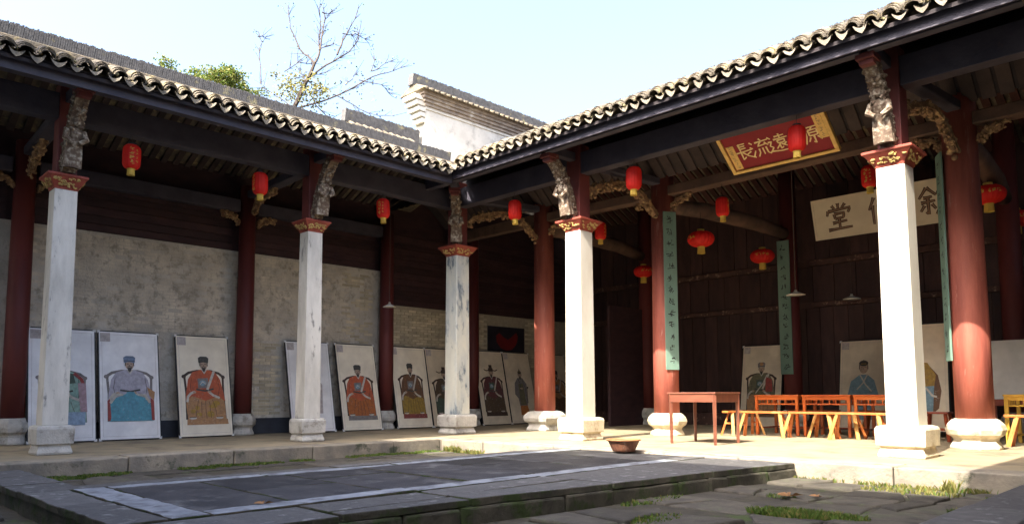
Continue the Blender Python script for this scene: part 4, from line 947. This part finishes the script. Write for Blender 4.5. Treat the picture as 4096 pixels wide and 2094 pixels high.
def seated(F, up_, low, rug, hat='cap', hc='dgrey', chair='umber', sash='white', badge='grey', sleeves='white', low2=None):
    F.line(chair, [(165, 582), (215, 545), (300, 525), (440, 525), (520, 548), (565, 585)], 26); F.ell(chair, 165, 585, 22, 20); F.ell(chair, 565, 588, 20, 20)
    for x in (172, 562): F.line(chair, [(x, 600), (x + (12 if x < 300 else -4), 760), (x + (8 if x < 300 else 6), 1030)], 22)
    if rug: F.poly(rug, [(180, 1035), (590, 1035), (596, 1092), (178, 1092)])
    F.poly(low, [(200, 770), (176, 880), (190, 1035), (575, 1035), (570, 880), (545, 770), (370, 740)])
    if low2:
        for k in range(6): F.ell(low2, rnd(230, 520), rnd(860, 1000), rnd(20, 45), rnd(18, 40))
    F.poly(up_, [(330, 512), (250, 540), (205, 615), (182, 760), (172, 840), (230, 790), (300, 812), (370, 842), (450, 815), (520, 790), (575, 850), (556, 740), (532, 615), (485, 540), (410, 512)])
    for a in ([(240, 600), (225, 700), (240, 780)], [(505, 600), (520, 700), (505, 790)], [(300, 830), (280, 930), (265, 1020)], [(370, 845), (370, 940), (375, 1030)], [(440, 830), (470, 930), (480, 1020)], [(330, 850), (325, 1020)], [(410, 850), (420, 1020)]): F.line('umber', a, 4)
    if badge: F.poly(badge, [(300, 605), (405, 600), (408, 705), (302, 712)]); F.ell('steel', 350, 655, 34, 30); F.line('white', [(325, 670), (350, 640), (380, 665)], 8)
    F.line('dgrey', [(285, 722), (370, 738), (455, 718)], 18)
    F.poly('white', [(340, 510), (402, 510), (371, 560)]); F.poly(up_, [(358, 510), (386, 510), (371, 540)])
    if sash: F.line(sash, [(470, 530), (430, 630), (395, 720)], 26)
    for q in ([(188, 850), (196, 800), (225, 765), (262, 748)], [(405, 745), (450, 785), (512, 812)]): F.line(sleeves, q, 24)
    F.ell('skin', 262, 752, 17, 13); F.ell('skin', 412, 748, 17, 13)
    for x in (235, 505): F.ell('white', x, 1024, 38, 13); F.line('umber', [(x - 30, 1016), (x + 30, 1014)], 6)
    head(F, 368, 462, hat, hc)
def fig_blue(F):
    seated(F, 'lilac', 'teal', None, 'cap', 'cap', 'grey', None, None, 'white')
    F.poly('crimson', [(168, 830), (190, 810), (200, 1030), (172, 1030)]); F.poly('crimson', [(548, 800), (580, 830), (582, 1030), (556, 1030)]); F.poly('tan', [(520, 690), (590, 740), (580, 830), (540, 780)])
    F.poly('teal', [(250, 800), (330, 760), (340, 740), (400, 740), (420, 770), (500, 800), (555, 1035), (190, 1035)])
    for k in range(7): F.line('blue', [(300 + k * 25, 800), (310 + k * 18, 900), (270 + k * 36, 1020)], 5)
    F.line('white', [(195, 850), (250, 770), (300, 770)], 22); F.line('white', [(440, 770), (500, 775), (540, 850)], 22)
def fig_mint(F):
    seated(F, 'mint', 'mint', None, 'cap', 'cap', 'grey', None, None, 'white')
    F.poly('paleblue', [(190, 930), (565, 930), (560, 1060), (200, 1060)]); F.poly('green', [(380, 540), (460, 545), (480, 640), (400, 650)]); F.line('crimson', [(470, 545), (530, 600), (545, 650)], 30); F.poly('pink', [(500, 640), (570, 640), (580, 930), (520, 930)])
def fig_spear(F):
    F.line('umber', [(235, 700), (290, 560), (330, 450)], 9); F.line('crimson', [(255, 600), (300, 560)], 18); F.poly('wash', [(250, 640), (340, 560), (450, 560), (520, 660), (500, 1000), (260, 1000)]); head(F, 380, 500, 'cap', 'dgrey')
def fig_standing(F):
    F.poly('skirt', [(310, 930), (470, 930), (505, 1090), (300, 1090)]); F.poly('grey', [(330, 500), (250, 590), (225, 760), (290, 830), (300, 940), (480, 940), (500, 800), (520, 600), (440, 500)])
    F.poly('olive', [(330, 600), (440, 590), (450, 930), (320, 930)]); F.line('dgrey', [(340, 520), (380, 600), (360, 720)], 12); F.line('dgrey', [(430, 520), (470, 640), (480, 860)], 8); F.ell('skin', 390, 670, 34, 14)
    F.line('umber', [(520, 660), (500, 800), (490, 900)], 10); F.ell('umber', 530, 655, 18, 14); head(F, 390, 455, 'bun', 'hair')
def fig_robe_blue(F):
    F.poly('steel', [(330, 560), (225, 640), (180, 850), (230, 900), (270, 860), (260, 1100), (500, 1100), (480, 860), (530, 900), (560, 830), (500, 630), (420, 560)])
    F.line('white', [(330, 560), (400, 680), (470, 760)], 16); F.line('white', [(420, 560), (370, 660), (300, 740)], 16); F.line('blue', [(280, 850), (380, 880), (470, 850)], 30); F.ell('skin', 300, 900, 22, 16); F.ell('skin', 480, 890, 22, 16)
    head(F, 375, 480, 'bun', 'hair', 1.35, False)
def fig_armour(F):
    seated(F, 'olive', 'tan', 'brown', 'cap', 'grey', 'umber', 'white', 'green', 'white'); F.poly('crimson', [(430, 560), (520, 600), (540, 760), (440, 760)]); F.line('white', [(300, 780), (400, 650), (450, 540)], 16); F.ell('tan', 368, 395, 26, 24)
def fig_yellow(F):
    F.xy = lambda p: ((p[0] - 340) / 565 * PW, (1225 - p[1]) / 1115 * PH)
    F.poly('brown', [(440, 520), (540, 640), (570, 800), (540, 980), (470, 1040), (380, 900)]); F.poly('mustard', [(260, 560), (330, 500), (440, 510), (520, 640), (500, 760), (280, 780), (230, 700)])
    F.poly('steel', [(280, 760), (500, 750), (480, 1040), (300, 1040)]); F.line('white', [(420, 770), (480, 850), (520, 860)], 20); F.ell('dgrey', 320, 1050, 24, 10); F.ell('dgrey', 440, 1050, 24, 10); head(F, 360, 440, 'bun', 'hair')
PRN = 0
def portrait(y, x, label, fig, paper='paper_white', lean=.40, rz=math.pi / 2, loc=None, note=True):
    """panel leaning back: local X across, local -Y the face"""
    L = loc or (x, y, 0.0); global PRN; PRN += 1
    t = local_thing('portrait_panel', L, label, 'portrait', 'ancestor portraits on panels')
    t.rotation_mode = 'XYZ'; t.matrix_world = T(*L) @ RZ(rz + rnd(-.03, .03)) @ RX(-math.atan2(lean, PH)) @ RY(rnd(-.006, .006))
    bd = obj('backing', MB().box((-PW / 2 - .012, -.010, .002), (PW / 2 + .012, .022, PH + .012)), 'panel_black', t, bevel=.006)
    obj('paper', MB().box((-PW / 2 + .010, -.0145, .022), (PW / 2 - .010, -.0105, PH - .012)), paper, t)
    for sx in (-1, 1):
        for z0 in (.0, PH - .045):
            o = obj('corner_clip', MB().add([(sx * (PW / 2 + .016), -.018, z0), (sx * (PW / 2 - .04), -.018, z0), (sx * (PW / 2 + .016), -.018, z0 + .055), (sx * (PW / 2 + .016), .0, z0), (sx * (PW / 2 - .04), .0, z0), (sx * (PW / 2 + .016), .0, z0 + .055)] if z0 == 0 else
                [(sx * (PW / 2 + .016), -.018, z0 + .055), (sx * (PW / 2 - .04), -.018, z0 + .055), (sx * (PW / 2 + .016), -.018, z0), (sx * (PW / 2 + .016), .0, z0 + .055), (sx * (PW / 2 - .04), .0, z0 + .055), (sx * (PW / 2 + .016), .0, z0)],
                [(0, 1, 2), (5, 4, 3), (0, 3, 4, 1), (1, 4, 5, 2), (2, 5, 3, 0)]), 'clip_white', t)
    ml = MB(); a = PW / 2 - .055; z0, z1, w_ = .075, PH - .065, .004
    for lo, hi in (((-a, -.0150, z0), (a, -.0146, z0 + w_)), ((-a, -.0150, z1), (a, -.0146, z1 + w_)), ((-a, -.0150, z0 + w_), (-a + w_, -.0146, z1)), ((a - w_, -.0150, z0 + w_), (a, -.0146, z1))): ml.box(lo, hi)
    obj('mount_line', ml, 'print_wash', t)
    random.seed(900 + PRN); F = Fig(); fig(F); kx, kz = rnd(.92, 1.06), rnd(.95, 1.04); F.mb.v = [(a * kx, b, .2 + (c - .2) * kz) for a, b, c in F.mb.v]
    pf = obj('painted_figure', F.mb, F.names, t)
    if note: obj('paper_note', MB().box((-PW / 2 + .03, -.0152, PH - .20), (-PW / 2 + .20, -.0146, PH - .035)), 'print_wash', t)
    random.seed(500 + PRN); return t
S_ = lambda *a, **k: (lambda F: seated(F, *a, **k))
portrait(-6.68, -2.66, 'pale portrait of a green-robed sitter mostly hidden by the nearest wing column', fig_mint)
portrait(-5.57, -2.66, 'portrait of a sitter in a blue cap with a turquoise robe', fig_blue)
portrait(-4.19, -2.62, 'portrait of a sitter in an orange and tan robe left of the dark red column', S_('orange', 'tan', 'tan', low2='mustard'), 'paper_cream', .42)
portrait(-1.88, -2.55, 'portrait with a red tasselled spear half hidden by the middle wing column', fig_spear, 'paper_white', .44)
portrait(-.66, -2.50, 'portrait of a sitter in a vivid orange robe on a grey mat', S_('orange', 'rust', 'grey'), 'paper_cream', .46)
portrait(.88, -2.55, 'portrait of a sitter in a brown and olive-gold robe on a red mat', S_('brown', 'gold', 'rug'), 'paper_cream', .44)
portrait(1.97, -2.55, 'portrait of a sitter in a winged black hat cut off by the corner column', S_('dkbrown', 'green', 'rug', hat='wings', hc='umber'), 'paper_dull', .44)
portrait(3.58, -2.48, 'portrait of a sitter in a dark plum robe and winged hat past the corner column', S_('plum', 'dkbrown', 'umber', hat='wings', hc='umber', badge='green'), 'paper_dull', .44)
portrait(4.70, -2.52, 'portrait of a standing figure in grey robes with an orange skirt', fig_standing, 'paper_dull', .44)
portrait(6.25, -2.5, 'portrait mostly hidden behind the red column and the first sunlit column', S_('tan', 'brown', 'grey'), 'paper_dull', .44)
portrait(0, 0, 'portrait of an armoured sitter in red and olive behind the benches', fig_armour, 'paper_dull', .35, 0, (3.33, 6.86, -.0))
portrait(0, 0, 'portrait of a woman in a blue robe behind the orange tables', fig_robe_blue, 'paper_dull', .35, 0, (5.75, 6.86, .0))
portrait(0, 0, 'portrait of a figure in yellow and blue half hidden by the large sunlit column', fig_yellow, 'paper_dull', .12, 0, (7.46, 5.0, .08))
pd = local_thing('dark_painting', (-3.085, 4.5, 2.03), 'dark unframed painting with a red shape on the brick wall', 'painting', rz=math.pi / 2)
obj('canvas', MB().box((-.72, -.02, 0), (.72, .02, .70)), 'painting_dark', pd)
F = MB(); pts = [(-.42, .44), (-.3, .52), (-.12, .4), (.05, .34), (.22, .44), (.38, .56), (.46, .44), (.36, .2), (.2, .06), (-.05, .03), (-.25, .1), (-.4, .26)]
F.face([(a, -.0215, b) for a, b in pts]); obj('painted_shape', F, 'painting_red', pd)
# pale sheet board at the right
db = local_thing('display_sheet', (9.35, 5.2, 0), 'pale shiny sheet with grey wash on a wooden stand at the right', 'display board')
obj('sheet', MB().box((-.78, -.012, .70), (.9, .012, 1.74)), 'sheet_grey', db)
st = obj('stand', MB().bar((-.7, .03, 0), (-.7, .03, 1.7), .05, .04).bar((.8, .03, 0), (.8, .03, 1.7), .05, .04), 'varnish_red', db)
obj('rail', MB().box((-.8, -.03, .58), (.92, .01, .695)), 'varnish_red', db, bevel=.006)
# dark leaning panels in the shaded bay
for i, (x, l) in enumerate(((-.45, 'tall dark board leaning in the deep shade of the far bay'),)):
    t = local_thing('leaning_board', (x, 6.6, 0), l, 'board'); t.matrix_world = T(x, 6.75, 0) @ RX(-.16)
    obj('board', MB().box((-.3, -.02, 0), (.3, .02, 2.7)), 'rail_worn', t)
    obj('batten', MB().box((-.3, -.04, 1.2), (.3, -.021, 1.3)), 'plank_brown', t)

# ------------------------------------------------------------------ furniture
tb = local_thing('square_table', (5.49, .66, 0), 'plain dark red square table standing alone in the sun', 'table', rz=R(2))
s = .42; Hh = .835
obj('table_top', MB().box((-s - .015, -s - .015, Hh - .028), (s + .015, s + .015, Hh)), 'table_paint', tb, bevel=.006)
ap = MB()
for lo, hi in (((-s + .03, -s, Hh - .16), (s - .03, -s + .02, Hh - .029)), ((-s + .03, s - .02, Hh - .16), (s - .03, s, Hh - .029)), ((-s, -s + .03, Hh - .16), (-s + .02, s - .03, Hh - .029)), ((s - .02, -s + .03, Hh - .16), (s, s - .03, Hh - .029))): ap.box(lo, hi)
obj('apron', ap, 'table_paint', tb, bevel=.003)
for sx in (-1, 1):
    for sy in (-1, 1): obj('leg', MB().bar((sx * (s - .025), sy * (s - .025), Hh - .03), (sx * (s - .03), sy * (s - .03), 0), .055, .055, taper=.75), 'table_paint', tb, bevel=.004)

ot = local_thing('lattice_table', (5.28, 4.14, 0), 'orange varnished lattice table behind the benches, nearest the plain dark table', 'table', 'varnished lattice tables')
s = .44; Hh = .785
def lattice_table(t, m='varnish_orange', m2='varnish_red'):
    obj('table_top', MB().box((-s - .012, -s - .012, Hh - .03), (s + .012, s + .012, Hh)), m, t, bevel=.006)
    for sx in (-1, 1):
        for sy in (-1, 1): obj('leg', MB().box((sx * s - (.055 if sx > 0 else 0), sy * s - (.055 if sy > 0 else 0), 0), (sx * s + (.055 if sx < 0 else 0), sy * s + (.055 if sy < 0 else 0), Hh - .031)), m, t, bevel=.005)
    for k in range(4):
        Mr = RZ(k * math.pi / 2); a = MB(); a.box((-s + .056, -s + .008, Hh - .095), (s - .056, -s + .03, Hh - .032), 0, Mr)
        a.box((-s + .056, -s + .010, Hh - .19), (s - .056, -s + .032, Hh - .165), 0, Mr)
        ao = obj('lattice_rail', a, m, t, bevel=.003)
        for x in (-.18, -.06, .06, .18): obj('strut', MB().box((x - .011, -s + .012, Hh - .164), (x + .011, -s + .028, Hh - .096), 0, Mr), m, ao)
    obj('stretcher', MB().box((-s + .056, s - .05, .12), (s - .056, s - .02, .15)).box((-s + .02, -s + .056, .12), (-s + .05, s - .056, .15)).box((s - .05, -s + .056, .12), (s - .02, s - .056, .15)), m2, t)
lattice_table(ot)
dup(ot, (6.24, 4.16, 0), R(1), 'middle orange lattice table of the row behind the benches', 'varnished lattice tables')
dup(ot, (7.2, 4.16, 0), R(-1), 'orange lattice table of the row cut off by the large sunlit column', 'varnished lattice tables')
yt = local_thing('lattice_table', (9.62, 3.75, 0), 'lattice table past the thick red column, sunlight yellow put into its colour', 'table', 'varnished lattice tables'); lattice_table(yt, 'varnish_sunlit_yellow', 'varnish_sunlit_yellow')

def bench_parts(t, L=1.02, H=.48, mt='bench_wood', ml='bench_leg_pale'):
    obj('seat', MB().box((-L / 2, -.075, H - .038), (L / 2, .075, H)), mt, t, bevel=.006)
    for sx in (-1, 1):
        for sy in (-1, 1): obj('leg', MB().bar((sx * (L / 2 - .16), sy * .045, H - .035), (sx * (L / 2 - .05), sy * .15, 0), .055, .036), ml if sy < 0 else mt, t)
        obj('brace', MB().bar((sx * (L / 2 - .105), -.09, .24), (sx * (L / 2 - .105), .09, .24), .022, .03), mt, t)
bn = local_thing('long_bench', (5.34, 3.02, 0), 'long wooden bench in the sun right behind the plain dark table', 'bench', 'long wooden benches')
bench_parts(bn)
BL = [((6.22, 3.06, 0), 1, 'long wooden bench in front of the middle orange table'), ((7.08, 3.02, 0), -2, 'long wooden bench reaching behind the large sunlit column'), ((4.75, 3.35, 0), 78, 'short-looking bench end-on at the end of the bench row'),
      ((5.5, 4.95, 0), 2, 'bench in shade on the far side of the orange tables, nearer the green board'), ((6.9, 5.0, 0), -3, 'bench in shade on the far side of the orange tables, nearer the large column'), ((9.75, 3.02, 0), 1, 'wooden bench in front of the lattice table at the right edge'), ((6.55, 3.4, 0), -4, 'bench tucked between the front benches and the tables')]
for loc, a, l in BL: dup(bn, loc, R(a), l, 'long wooden benches')
sq = local_thing('red_stool', (8.12, 3.75, 0), 'dark red stool between the large sunlit column and the thick red column', 'stool')
obj('seat', MB().box((-.2, -.17, .46), (.2, .17, .495)), 'varnish_red', sq, bevel=.006)
for sx in (-1, 1):
    for sy in (-1, 1): obj('leg', MB().bar((sx * .15, sy * .12, .46), (sx * .2, sy * .165, 0), .045, .04), 'varnish_red', sq)
obj('stretcher', MB().bar((-.17, -.14, .2), (.17, -.14, .2), .02, .03).bar((-.17, .14, .2), (.17, .14, .2), .02, .03), 'varnish_red', sq)

bs = local_thing('earthen_basin', (5.60, -1.72, .006), 'brown earthenware basin standing at the edge of the hall step', 'basin')
Z_ = lambda P: [(z * .62, r * .68 + .01) for z, r in P]
obj('body', MB().lathe(Z_([(0, .20), (.01, .215), (.06, .235), (.20, .295), (.245, .315)]), 40, caps=False, lobes=20, lob=.006).lathe(Z_([(.02, .19), (.10, .22), (.245, .29)]), 40).lathe(Z_([(0, .2), (.004, .2)]), 40), 'terracotta', bs, smooth=True)
obj('rim', MB().lathe(Z_([(.235, .31), (.245, .345), (.265, .35), (.275, .335), (.27, .295), (.24, .29)]), 40, caps=False), 'terracotta_rim', bs, smooth=True)
